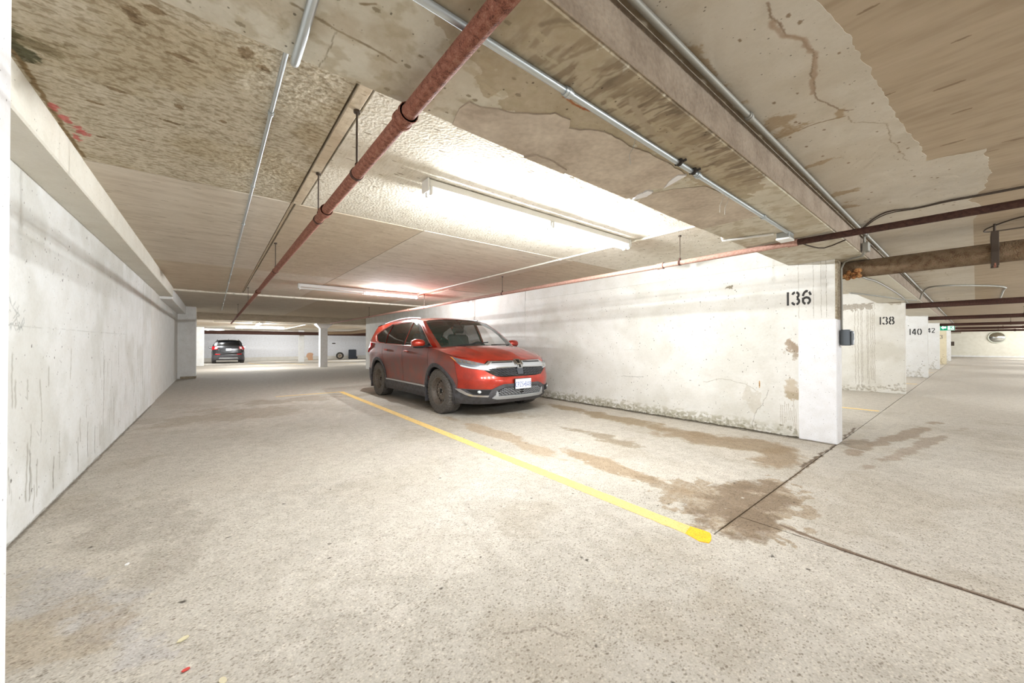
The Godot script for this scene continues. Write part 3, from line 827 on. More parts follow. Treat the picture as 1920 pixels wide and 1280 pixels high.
func make_ceiling() -> void:
	var c := struct("ceiling", "stained concrete ceiling slab showing formwork panel joints above the stalls")
	var b := Buf.new()
	plate(b, -7.3, 53.0, -42.0, 6.7, 2.3, 2.6)
	obj("slab_core", b, M.ply, c)
	# formwork panels of the near stalls: x0, x1, z0, z1, underside, material
	var g := 0.003
	for q in [
		[XL, 0.502, -3.55, ZBF, YS + 0.006, M.crust_near], [0.508, 0.572, -3.55, ZBF, YS, M.ply_strip], [0.578, XR, -3.55, ZBF, YS + 0.004, M.pale],
		[XL, 0.50, -7.1, -3.55, YS + 0.002, M.ply], [0.503, 0.53, -7.1, -3.55, YS + 0.01, M.ply2], [0.533, 1.69, -7.1, -3.55, YS, M.ply2], [1.69, 3.95, -7.1, -3.55, YS, M.ply], [3.95, XR, -7.1, -3.55, YS + 0.005, M.ply2],
		[XL, 0.50, -10.55, -7.1, YS, M.ply2], [0.503, 0.53, -10.55, -7.1, YS + 0.01, M.ply2], [0.533, 1.69, -10.55, -7.1, YS + 0.003, M.ply], [1.69, 3.95, -10.55, -7.1, YS + 0.004, M.ply2], [3.95, XR, -10.55, -7.1, YS, M.ply],
		[XL, 2.2, -17.9, -10.7, YS, M.ply], [2.2, XR, -17.9, -10.7, YS, M.ply2],
	]:
		b = Buf.new()
		plate(b, q[0] + g, q[1] - g, q[2] + g, q[3] - g, q[4], 2.31, 0.002)
		b.set_uv2(func(p): return Vector2((p.x + 0.86) / 1.38, (p.z + 3.56) / 2.22))
		obj("ceiling_panel", b, q[5], c)
	b = Buf.new()
	plate(b, XL, XR, -10.7, -10.55, YS - 0.035, 2.31, 0.006)
	var tr := struct("trim_rib", "pale painted concrete rib across the stall ceiling")
	obj("painted_rib", b, M.pale, tr)
	for i in range(1, WALLS.size() + 1):   # the next stalls
		var x0: float = WALLS[i - 1] + 0.2
		var x1: float = WALLS[i] if i < WALLS.size() else 49.5
		b = Buf.new()
		plate(b, x0, x1, -16.5, ZBF, YS, 2.31)
		obj("ceiling_panel", b, M.pale if i == 1 else M.ply, c)
	# ceiling of the back area, lower
	c = struct("ceiling_back", "board-marked concrete ceiling of the back area")
	var zz := -18.6
	for k in 6:
		b = Buf.new()
		plate(b, -7.0, 24.0, zz - 3.9, zz - 0.01, 2.09, 2.31)
		obj("ceiling_panel", b, [M.ply, M.ply2, M.pale][k % 3], c)
		zz -= 3.9
	var rb := struct("ceiling_beam", "shallow concrete beam across the far end of the stalls")
	b = Buf.new()
	plate(b, -7.0, 24.0, -18.6, -17.9, 2.0, 2.31, 0.01)
	obj("beam_body", b, M.ply2, rb)
	# aisle slab
	var a := struct("ceiling_aisle", "brown board-marked concrete slab over the drive aisle with a pale paint patch")
	b = Buf.new()
	plate(b, -7.0, 53.0, ZBN, 6.5, YA, 2.31)
	obj("slab_panel", b, M.aisle_slab, a)
	# pale paint over the part next to the beam, with its torn edge, and a patch
	var flat := func(pts: Array, th: float, y: float, m: Material, called: String, parent: Node, seed: int, rag: float, step := 0.02):
		var bb := Buf.new()
		bb.slab(ragged(pts, seed, rag, step), th, Transform3D(Basis(Vector3.RIGHT, Vector3.BACK, Vector3.DOWN), Vector3(0, y, 0)), false)
		bb.set_uv2(func(p): return Vector2((p.x - 0.4) / 6.0, (p.z + 0.71) / 0.84))
		return obj(called, bb, m, parent)
	flat.call([Vector2(-3, ZBN), Vector2(16, ZBN), Vector2(16, 0.02), Vector2(5.2, 0.0), Vector2(4.75, 0.05), Vector2(4.45, -0.02), Vector2(4.2, 0.05), Vector2(3.85, 0.07), Vector2(3.36, 0.045), Vector2(3.3, -0.17), Vector2(3.05, -0.18), Vector2(2.64, -0.22), Vector2(1.97, -0.26), Vector2(1.67, -0.28), Vector2(1.48, -0.31), Vector2(-3, -0.35)], 0.0015, YA, M.aisle_paint, "paint_patch", a, 5, 0.014)
	# the wide shallow beam over the wall ends
	var bm := struct("ceiling_beam", "wide shallow concrete beam with peeling paint running over the numbered wall ends")
	b = Buf.new()
	plate(b, -0.7, 5.5, ZBF, ZBN, YB, 2.3, 0.01)
	b.set_uv2(func(p): return Vector2((p.x + 0.7) / 6.2, (p.z - ZBF) / (ZBN - ZBF)))
	obj("beam_body", b, M.beam_near, bm)
	b = Buf.new()
	plate(b, -7.0, -0.7, ZBF, ZBN, YB, 2.3, 0.01)
	plate(b, 5.5, 53.0, ZBF, ZBN, YB, 2.3, 0.01)
	obj("beam_body", b, M.beam, bm)
	b = Buf.new()
	plate(b, -0.7, 53.0, ZBN - 0.004, ZBN + 0.004, YB + 0.004, YA - 0.008, 0.003)
	obj("beam_side", b, M.beam_face, bm)
	# sheets of thin coating that still cling to the underside, curling at their torn edges
	flat.call([Vector2(0.765, -1.345), Vector2(0.735, -1.24), Vector2(0.745, -1.185), Vector2(0.82, -1.17), Vector2(0.9, -1.13), Vector2(0.985, -1.09), Vector2(1.04, -1.03), Vector2(1.12, -1.02), Vector2(1.16, -1.06), Vector2(1.3, -0.985), Vector2(1.42, -0.975), Vector2(1.5, -0.98), Vector2(1.62, -0.96), Vector2(1.95, -0.955), Vector2(2.05, -1.09), Vector2(1.98, -1.2), Vector2(2.02, -1.3), Vector2(2.0, -1.352), Vector2(1.45, -1.352), Vector2(1.1, -1.35)], 0.006, YB, M.sheet, "peeling_sheet", bm, 8, 0.012)
	flat.call([Vector2(2.1, -1.34), Vector2(2.05, -1.22), Vector2(2.1, -1.1), Vector2(2.2, -0.96), Vector2(2.6, -0.93), Vector2(3.0, -0.93), Vector2(3.0, -1.345), Vector2(2.5, -1.35)], 0.004, YB, M.sheet, "peeling_sheet", bm, 9, 0.01)
	for fl in [[Vector2(2.04, -1.335), Vector2(1.995, -1.27), Vector2(1.985, -1.2), Vector2(2.03, -1.19), Vector2(2.06, -1.25)], [Vector2(2.03, -1.12), Vector2(1.99, -1.02), Vector2(1.965, -0.955), Vector2(1.93, -0.985), Vector2(1.97, -1.06)]]:
		flat.call(fl, 0.011, YB, M.white, "loose_flake", bm, 11, 0.006)
	flat.call([Vector2(1.16, -1.352), Vector2(1.2, -1.30), Vector2(1.3, -1.295), Vector2(1.42, -1.315), Vector2(1.44, -1.352)], 0.014, YB, M.sheet, "peeling_sheet", bm, 10, 0.006)

func ragged(pts: Array, seed: int, rag: float, step: float) -> PackedVector2Array:
	var f := FastNoiseLite.new()
	f.seed = seed
	f.frequency = 9.0
	f.fractal_octaves = 4
	var out := PackedVector2Array()
	for i in pts.size():
		var a: Vector2 = pts[i]
		var b: Vector2 = pts[(i + 1) % pts.size()]
		var long := (b - a).length()
		var n := clampi(int(long / step), 1, 60)
		for k in n:
			var m := a.lerp(b, float(k) / n)
			if long < 1.5 and a.y > ZBF + 0.03 and b.y > ZBF + 0.03:
				m += Vector2(f.get_noise_2d(m.x, m.y), f.get_noise_2d(m.x + 40.0, m.y)) * rag
			out.append(m)
	return out

# a twin strip light: housing, end caps, lamp holders and tubes; halves tells which halves burn
func strip_light(label: String, at: Vector3, turn: float, halves: Array, power := 1.0, long := 2.44) -> void:
	var t := thing("strip_light", label, "light", at, turn, "fluorescent strip lights")
	var b := Buf.new()
	b.box(Vector3(0, -0.03, 0), Vector3(long, 0.06, 0.08), 0.008)
	obj("housing", b, M.enamel, t)
	var half := long * 0.5
	for s in [-1.0, 1.0]:
		b = Buf.new()
		b.box(Vector3(s * (half + 0.006), -0.045, 0), Vector3(0.014, 0.09, 0.1), 0.004)
		obj("end_cap", b, M.enamel, t)
	for sx in [-half + 0.02, -0.018, 0.018, half - 0.02]:
		for sz in [-0.03, 0.03]:
			b = Buf.new()
			b.box(Vector3(sx, -0.082, sz), Vector3(0.018, 0.06, 0.03), 0.004)
			obj("lamp_holder", b, M.enamel, t)
	for h in 2:
		var x0 := -half + 0.03 if h == 0 else 0.027
		var x1 := -0.027 if h == 0 else half - 0.03
		for sz in [-0.03, 0.03]:
			b = Buf.new()
			b.tube([Vector3(x0, -0.09, sz), Vector3(x1, -0.09, sz)], 0.0135, 12)
			obj("tube", b, M.tube if halves[h] else M.tube_off, t)
		if halves[h]:
			for k in 2:
				var l := OmniLight3D.new()
				l.name = "tube_lamp"
				l.position = Vector3(lerpf(x0, x1, 0.25 + 0.5 * k), -0.118, 0)
				l.light_color = LAMP_COLOR
				l.light_energy = LAMP * power
				l.light_size = 0.012
				l.omni_range = 40.0
				l.omni_attenuation = 2.0
				l.shadow_enabled = true
				t.add_child(l, true)

func make_fixtures() -> void:
	strip_light("fluorescent strip light, both halves lit, on the ceiling before the orange-red car", Vector3(2.40, YS, -2.44), 0, [true, true], 0.85)
	strip_light("half-lit fluorescent strip light over the roof of the orange-red car", Vector3(2.5, YS, -8.15), 0.0, [false, true], 1.5)
	strip_light("fluorescent strip light set lengthwise in the back area near the flared white column", Vector3(1.7, 2.09, -21.4), PI / 2, [true, true], 1.3)
	strip_light("fluorescent strip light set crosswise in the back area before the thick brown pipe", Vector3(2.2, 2.09, -26.6), 0.0, [true, true], 1.0)
	for q in [[-0.6, -33.0, 0.0], [9.0, -23.5, 0.0], [9.5, -33.0, 0.0], [-3.6, -22.0, PI / 2], [4.2, -36.5, 0.0]]:
		strip_light("fluorescent strip light deep in the back area around the black car", Vector3(q[0], 2.09, q[1]), q[2], [true, true], 1.0)
	for i in WALLS.size():
		var x: float = WALLS[i]
		strip_light(["fluorescent strip light over the stall before the drip-stained wall", "fluorescent strip light over the stall behind the drip-stained wall", "fluorescent strip light over the stall before the wall nearest the exit sign", "fluorescent strip light over the stall before the cream-yellow wall", "fluorescent strip light over the stall behind the cream-yellow wall", "fluorescent strip light over the last stall before the round mirror"][i], Vector3(x + 3.3, YS, -3.4), 0.0, [true, true])
	strip_light("added unseen fluorescent strip light near the round mirror on the aisle end wall", Vector3(46.6, YA, 3.6), PI / 2, [true, true], 0.8)  # added out of view to brighten the end wall
	for i in 8:  # unseen row over the aisle, added to even out the light
		strip_light("added unseen fluorescent strip light on the aisle ceiling", Vector3(-2.0 + 6.6 * i, YA, 2.6), 0.0, [true, true], 0.85)
func ring(b: Buf, at: Vector3, axis: Vector3, r: float, w: float) -> void:
	b.tube([at - axis * w * 0.5, at + axis * w * 0.5], r, 16)

# pipe with couplings and hangers; hang = z values of rods (pipes along z)
func pipe_z(called: String, label: String, pts: Array, r: float, m: Material, couplings: Array, hangs: Array, top: float, sides := 16) -> Node3D:
	var t := thing(called, label, "pipe")
	var b := Buf.new()
	b.tube(pts, r, sides)
	obj("pipe_run", b, m, t)
	for z in couplings:
		var p := on_line(pts, z)
		b = Buf.new()
		ring(b, p, Vector3.BACK, r * 1.22, 0.07)
		ring(b, p + Vector3(0, 0, 0.028), Vector3.BACK, r * 1.32, 0.014)
		ring(b, p - Vector3(0, 0, 0.028), Vector3.BACK, r * 1.32, 0.014)
		obj("coupling", b, m, t)
	for z in hangs:
		var p := on_line(pts, z)
		var h := part("hanger", t)
		b = Buf.new()
		b.tube([p + Vector3(0, r, 0), Vector3(p.x, top, p.z)], 0.005, 6)
		obj("rod", b, M.iron, h)
		b = Buf.new()
		ring(b, p, Vector3.BACK, r * 1.12, 0.022)
		b.box(p + Vector3(0, r + 0.012, 0), Vector3(0.016, 0.03, 0.02), 0.003)
		obj("clamp_ring", b, M.rust_dark, h)
		b = Buf.new()
		b.tube([Vector3(p.x, top - 0.012, p.z), Vector3(p.x, top, p.z)], 0.016, 10)
		obj("rod_anchor", b, M.iron, h)
	return t

func on_line(pts: Array, z: float) -> Vector3:
	for i in pts.size() - 1:
		var a: Vector3 = pts[i]
		var b: Vector3 = pts[i + 1]
		if (z - a.z) * (z - b.z) <= 0.0 and a.z != b.z:
			return a.lerp(b, (z - a.z) / (b.z - a.z))
	return pts[0]

# thin conduit with small couplings every so often
func conduit(called: String, label: String, pts: Array, r: float, m: Material, every := 3.0, clips := 0.0) -> Node3D:
	var t := thing(called, label, "conduit")
	var b := Buf.new()
	b.tube(pts, r, 10)
	obj("conduit_run", b, m, t)
	for i in pts.size() - 1:
		var a: Vector3 = pts[i]
		var c: Vector3 = pts[i + 1]
		var d := (c - a).normalized()
		var n := int((c - a).length() / every)
		for k in range(1, n + 1):
			b = Buf.new()
			var q := a + d * every * (k - 0.45)
			ring(b, q, d, r * 1.35, 0.035)
			ring(b, q, d, r * 1.5, 0.008)
			obj("coupling", b, m, t)
	return t

func make_pipes() -> void:
	pipe_z("sprinkler_pipe", "rust-red pipe hung along the middle of the stall ceiling", [Vector3(0.556, 1.92, 2.0), Vector3(0.556, 1.92, -3.5), Vector3(0.56, 1.905, -10.5), Vector3(0.565, 1.905, -18.8)], 0.0285, M.rust, [-1.33, -2.6, -7.2], [-1.93, -2.8, -5.05, -9.4, -13.5], YS - 0.002)
	var sal := pipe_z("sprinkler_pipe", "thin salmon-rust pipe running in front of the wall stencilled 136", [Vector3(3.91, 1.945, -0.98), Vector3(3.91, 1.945, -2.0), Vector3(3.88, 1.94, -6.0), Vector3(3.82, 1.93, -16.8)], 0.026, M.rust_pale, [-2.2, -9.0], [-1.98, -5.1, -8.1, -12.0], YS - 0.002)
	# the same line of pipe continues dark over the aisle
	var bb := Buf.new()
	bb.tube([Vector3(3.91, 1.945, 5.0), Vector3(3.91, 1.945, -0.98)], 0.0262, 16)
	obj("aisle_run", bb, M.rust_dark, sal).set_meta("label", "dark brown end over the aisle")
	bb = Buf.new()
	ring(bb, Vector3(3.91, 1.945, -0.98), Vector3.BACK, 0.032, 0.07)
	obj("coupling", bb, M.rust_pale, sal)
	var i := 0
	for x: float in [11.84, 18.09, 24.44, 30.64, 36.74]:
		pipe_z("sprinkler_pipe", ["dark rusty pipe crossing the aisle ceiling beside the drip-stained wall", "dark rusty pipe crossing the aisle ceiling beside the wall with a crumbling foot", "dark rusty pipe crossing the aisle ceiling in front of the exit sign", "dark rusty pipe crossing the aisle ceiling by the cream-yellow wall", "dark rusty pipe crossing the aisle ceiling before the round mirror"][i], [Vector3(x, 1.90, 6.3), Vector3(x, 1.90, -4.0)], 0.06, M.rust_dark, [1.5], [0.9], YA - 0.003, 10)
		i += 1
	# big drain pipe beside the wall end
	var d := thing("drain_pipe", "thick brown rusted drain pipe passing the end of the wall stencilled 136", "pipe")
	var b := Buf.new()
	b.tube([Vector3(5.5, 1.883, -2.4), Vector3(5.5, 1.893, 0.2), Vector3(5.5, 1.9, 6.3)], 0.092, 24)
	obj("pipe_run", b, M.drain, d)
	b = Buf.new()
	b.tube([Vector3(5.5, 1.89, -1.5), Vector3(5.5, 1.89, -1.38)], 0.104, 24)
	obj("coupling", b, M.drain, d)
	var h := part("hanger", d)
	b = Buf.new()
	b.box(Vector3(5.402, 1.92, 0.12), Vector3(0.008, 0.3, 0.045), 0.002, Transform3D.IDENTITY)
	b.box(Vector3(5.598, 1.92, 0.12), Vector3(0.008, 0.3, 0.045), 0.002)
	b.box(Vector3(5.5, 2.07, 0.12), Vector3(0.2, 0.008, 0.045), 0.002)
	b.box(Vector3(5.5, 1.785, 0.12), Vector3(0.2, 0.008, 0.045), 0.002)
	obj("strap", b, M.iron, h)
	b = Buf.new()
	b.tube([Vector3(5.5, 2.07, 0.12), Vector3(5.5, YA - 0.003, 0.12)], 0.008, 8)
	obj("rod", b, M.iron, h)
	b = Buf.new()
	b.tube([Vector3(5.402, 1.79, 0.12), Vector3(5.402, 1.75, 0.118)], 0.007, 8)
	obj("bolt", b, M.rust, h)
	# lump of orange sealing foam
	b = Buf.new()
	var r := RandomNumberGenerator.new()
	r.seed = 3
	for k in 16:
		var rr := r.randf_range(0.012, 0.026)
		var prof := []
		for q in 7:
			var an := PI * q / 6.0 - PI * 0.5
			prof.append(Vector2(cos(an) * rr, sin(an) * rr))
		b.lathe(prof, Transform3D(Basis.from_euler(Vector3(r.randf() * 3, r.randf() * 3, 0)), Vector3(5.415 + r.randf_range(-0.012, 0.012), 1.835 + r.randf_range(-0.045, 0.035), -0.87 + r.randf_range(-0.05, 0.1))), 10)
	tag(obj("foam_lump", b, tiled(T.foam, Vector3(6, 6, 6), 0.9, T.grain, 0.4)), "lump of orange sealing foam on the thick drain pipe", "foam")
	# conduits
	conduit("conduit", "thin zinc conduit along the ceiling over the empty stall", [Vector3(0.225, YS - 0.016, -16.0), Vector3(0.22, YS - 0.016, -1.40), Vector3(0.215, YS - 0.02, -1.375), Vector3(0.212, YS - 0.10, -1.37)], 0.0095, M.zinc, 1.1)
	conduit("conduit", "thick zinc conduit under the painted end of the wide beam", [Vector3(0.205, YB + 0.03, -1.372), Vector3(0.2, YB - 0.006, -1.366), Vector3(0.199, YB - 0.014, -1.34), Vector3(0.199, YB - 0.014, -0.72), Vector3(0.2, YB + 0.05, -0.68), Vector3(0.2, YA - 0.02, -0.68)], 0.013, M.zinc, 9.0)
	var cb := conduit("conduit", "long zinc conduit fixed under the bare crusted part of the wide beam", [Vector3(-0.6, YB - 0.013, -0.885), Vector3(3.58, YB - 0.013, -0.935)], 0.012, M.zinc, 1.02)
	for x: float in [1.78, 1.93, 2.35, 2.42, 1.42]:
		b = Buf.new()
		var z := -0.9 - 0.004 * x
		if x < 1.95 and x > 1.6:
			b.tube([Vector3(x, YB - 0.013, z), Vector3(x + 0.012, YB - 0.013, z)], 0.019, 10)
			b.tube([Vector3(x + 0.005, YB - 0.02, z - 0.02), Vector3(x + 0.01, YB - 0.012, z + 0.035)], 0.006, 6)
			obj("tape_wrap", b, M.dark, cb)
		else:
			b.tube([Vector3(x, YB - 0.02, z - 0.008), Vector3(x + 0.01, YB - 0.05, z - 0.025), Vector3(x - 0.012, YB - 0.085, z - 0.03), Vector3(x + 0.01, YB - 0.12, z - 0.04)], 0.0012, 5)
			obj("wire_tail", b, M.zinc_old, cb)
	conduit("conduit", "zinc conduit following the aisle side of the wide beam into the distance", [Vector3(0.3, YA - 0.024, -0.655), Vector3(48.0, YA - 0.024, -0.655)], 0.0125, M.zinc_old, 3.0)
	conduit("conduit", "cream plastic conduit from the lit strip light to the wide beam", [Vector3(3.64, YS - 0.03, -2.44), Vector3(3.68, YS - 0.012, -2.38), Vector3(3.68, YS - 0.012, -1.39), Vector3(3.66, YS - 0.03, -1.37)], 0.011, M.pvc, 8.0)
	conduit("conduit", "white plastic conduit under the wide beam beside the junction box", [Vector3(3.44, YB + 0.03, -1.37), Vector3(3.44, YB - 0.012, -1.362), Vector3(3.46, YB - 0.012, -1.33), Vector3(3.56, YB - 0.012, -1.02)], 0.0095, M.enamel, 8.0)
	conduit("conduit", "cream plastic conduit along the ceiling towards the half-lit strip light", [Vector3(3.69, YS - 0.012, -2.6), Vector3(3.7, YS - 0.012, -8.1)], 0.0105, M.pvc, 1.7)
	var jb := thing("junction_box", "small zinc junction box with a white cover under the wide beam", "junction box", Vector3(3.66, YB, -0.97))
	b = Buf.new()
	b.box(Vector3(0, -0.022, 0), Vector3(0.12, 0.044, 0.09), 0.004)
	obj("box_body", b, M.zinc, jb)
	b = Buf.new()
	b.box(Vector3(0, -0.052, 0), Vector3(0.128, 0.018, 0.096), 0.004)
	obj("box_cover", b, M.enamel, jb)
	# wires
	tag(obj("cable", wire([Vector3(3.985, YB - 0.008, -0.96), Vector3(4.1, YB - 0.03, -0.93), Vector3(4.28, YB - 0.045, -0.85), Vector3(4.26, YB - 0.02, -0.73), Vector3(4.24, YB - 0.012, -0.69)], 0.006), M.iron), "dark cable sagging under the beam edge beside the thin salmon-rust pipe", "cable")
	for k in 2:
		tag(obj("cable", wire([Vector3(4.66, YA - 0.02, -0.64 + k * 0.012), Vector3(4.38 + k * 0.05, YA - 0.015, -0.52), Vector3(4.27 + k * 0.06, YA - 0.012, -0.42), Vector3(4.34 + k * 0.02, YA - 0.012, -0.28), Vector3(4.30 + k * 0.03, YA - 0.012, -0.1), Vector3(4.32 + k * 0.03, YA - 0.012, 0.25), Vector3(4.34 + k * 0.03, YA - 0.012, 2.3)], 0.006 - k * 0.002), M.iron), ["thicker dark cable of the pair leaving the beam across the aisle ceiling", "thinner dark cable of the pair leaving the beam across the aisle ceiling"][k], "cable")
	tag(obj("cable", wire([Vector3(5.3, YA - 0.01, 0.5), Vector3(5.33, YA - 0.012, 0.27), Vector3(5.5, YA - 0.015, 0.13), Vector3(5.66, YA - 0.02, 0.065), Vector3(5.8, YA - 0.015, 0.12), Vector3(5.82, YA - 0.01, 0.5)], 0.006), M.iron), "looped dark cable around the hanger of the drain pipe", "cable")
	# box on the wall end with its conduit
	conduit("conduit", "bent zinc conduit dropping down the wall end to the grey box", [Vector3(4.98, YA - 0.03, -0.672), Vector3(4.99, YB - 0.0, -0.672), Vector3(5.06, YB - 0.03, -0.70), Vector3(5.2, YB - 0.018, -0.80), Vector3(5.28, YB - 0.03, -0.87), Vector3(5.295, YB - 0.09, -0.898), Vector3(5.295, 1.22, -0.898)], 0.0105, M.zinc_old, 9.0)
	b = Buf.new()
	b.box(Vector3(4.99, 2.02, -0.66), Vector3(0.09, 0.09, 0.05), 0.006)
	tag(obj("junction_box", b, M.zinc_old), "zinc conduit box on the beam edge above the wall end", "junction box")
	var gb := thing("wall_box", "dark grey electric box on the end of the wall stencilled 136", "box", Vector3(5.295, 1.14, -0.9))
	b = Buf.new()
	b.box(Vector3(0, 0, 0.035), Vector3(0.1, 0.17, 0.08), 0.008)
	obj("box_body", b, mat(rgb8(86, 92, 98), 0.5, 0.2), gb)
	b = Buf.new()
	b.box(Vector3(0.01, -0.005, 0.085), Vector3(0.07, 0.15, 0.024), 0.008)
	obj("box_cover", b, mat(rgb8(104, 110, 116), 0.45, 0.2), gb)
	b = Buf.new()
	b.box(Vector3(0.01, 0.01, 0.098), Vector3(0.03, 0.07, 0.006), 0.002)
	obj("label_plate", b, mat(rgb8(150, 156, 162), 0.5), gb)
	# conduits on the further beam and ceiling
	tag(obj("cable", wire([Vector3(8.4, YB - 0.042, -1.32), Vector3(9.3, YB - 0.042, -1.1), Vector3(10.5, YB - 0.042, -0.86), Vector3(10.88, YB - 0.042, -0.72)], 0.013), M.zinc_old), "straight conduit slanting under the wide beam to its aisle edge", "cable")
	tag(obj("cable", wire([Vector3(6.3, YB - 0.01, -0.95), Vector3(6.9, YB - 0.012, -0.93), Vector3(7.7, YB - 0.012, -0.87), Vector3(10.2, YB - 0.012, -0.86), Vector3(13.0, YB - 0.012, -0.95)], 0.011), M.zinc_old), "thin conduit wandering along the beam between 136 and 138", "cable")
	tag(obj("cable", wire([Vector3(10.9, YB - 0.02, -0.67), Vector3(10.75, YA - 0.04, -0.6), Vector3(10.45, YA - 0.018, -0.4), Vector3(11.0, YA - 0.018, 0.1), Vector3(11.6, YA - 0.018, 0.36), Vector3(12.5, YA - 0.018, 0.37), Vector3(16.5, YA - 0.018, 0.4)], 0.014), M.zinc_old), "bent conduit climbing from the beam edge onto the aisle ceiling", "cable")

func wire(pts: Array, r: float) -> Buf:
	var c := Curve3D.new()
	for i in pts.size():
		var a: Vector3 = pts[maxi(i - 1, 0)]
		var d: Vector3 = pts[mini(i + 1, pts.size() - 1)]
		var t := (d - a) * 0.17
		c.add_point(pts[i], -t, t)
	c.bake_interval = 0.04
	var q := []
	var long := c.get_baked_length()
	var n := clampi(int(long / 0.05), 6, 60)
	for k in n + 1:
		q.append(c.sample_baked(long * k / n, true))
	var b := Buf.new()
	b.tube(q, r, 6)
	return b

# ------------------------------------------------------------------ stencil numbers, lines, litter
# strokes of the stencil digits in a box 0.62 wide, 1 high
func digit(ch: String) -> Array:
	var out := []
	var arc := func(cx: float, cy: float, rx: float, ry: float, a0: float, a1: float):
		var p := []
		for k in 11:
			var a := deg_to_rad(lerpf(a0, a1, k / 10.0))
			p.append(Vector2(cx + cos(a) * rx, cy + sin(a) * ry))
		out.append(p)
	match ch:
		"1": out.append([Vector2(0.3, 0.0), Vector2(0.3, 1.0)])
		"3":
			arc.call(0.28, 0.74, 0.24, 0.2, 170, 100); arc.call(0.28, 0.74, 0.24, 0.2, 75, -70)
			arc.call(0.28, 0.27, 0.27, 0.22, 70, -75); arc.call(0.28, 0.27, 0.27, 0.22, -100, -170)
		"6":
			arc.call(0.34, 0.5, 0.3, 0.46, 75, 165); arc.call(0.31, 0.28, 0.26, 0.23, 165, 255)
			arc.call(0.31, 0.28, 0.26, 0.23, 285, 430); arc.call(0.31, 0.28, 0.26, 0.23, 430, 500)
			out.append([Vector2(0.06, 0.3), Vector2(0.05, 0.5)])
			arc.call(0.34, 0.5, 0.3, 0.46, 20, 58)
		"8":
			arc.call(0.3, 0.75, 0.21, 0.19, 100, 260); arc.call(0.3, 0.75, 0.21, 0.19, 80, -80)
			arc.call(0.3, 0.27, 0.26, 0.23, 100, 260); arc.call(0.3, 0.27, 0.26, 0.23, 80, -80)
		"0":
			arc.call(0.3, 0.5, 0.26, 0.46, 100, 260); arc.call(0.3, 0.5, 0.26, 0.46, 80, -80)
		"4":
			out.append([Vector2(0.42, 0.0), Vector2(0.42, 0.2)]); out.append([Vector2(0.42, 0.36), Vector2(0.42, 1.0)])
			out.append([Vector2(0.34, 0.96), Vector2(0.04, 0.32)]); out.append([Vector2(0.04, 0.28), Vector2(0.58, 0.28)])
		"2":
			arc.call(0.3, 0.72, 0.25, 0.23, 165, 100); arc.call(0.3, 0.72, 0.25, 0.23, 80, -30)
			out.append([Vector2(0.48, 0.55), Vector2(0.1, 0.1)]); out.append([Vector2(0.04, 0.05), Vector2(0.58, 0.05)])
		_: pass
	return out

# paint the digits on a face that looks towards -x; z0 = start (far side), going towards +z
func stencil(parent: Node, text: String, x: float, z0: float, y0: float, high: float, m: Material, adv := 0.86) -> void:
	var pen := z0
	for ch in text:
		var b := Buf.new()
		for s in digit(ch):
			var hw := 0.085 if text.length() < 5 else 0.07
			var line := PackedVector2Array()
			for q in s: line.append(q)
			for poly in Geometry2D.offset_polyline(line, hw, Geometry2D.JOIN_MITER, Geometry2D.END_BUTT):
				b.slab(poly, 0.0012, Transform3D(Basis(Vector3(0, 0, high * 0.78), Vector3(0, high, 0), Vector3(-1, 0, 0)), Vector3(x, y0, pen)), false)
		if b.v.size() > 0:
			var o := obj("stencil_digit", b, m, parent)
			o.set_meta("label", "stencilled digit %s" % ch)
		pen += high * (adv if ch != "1" else adv * 0.78)

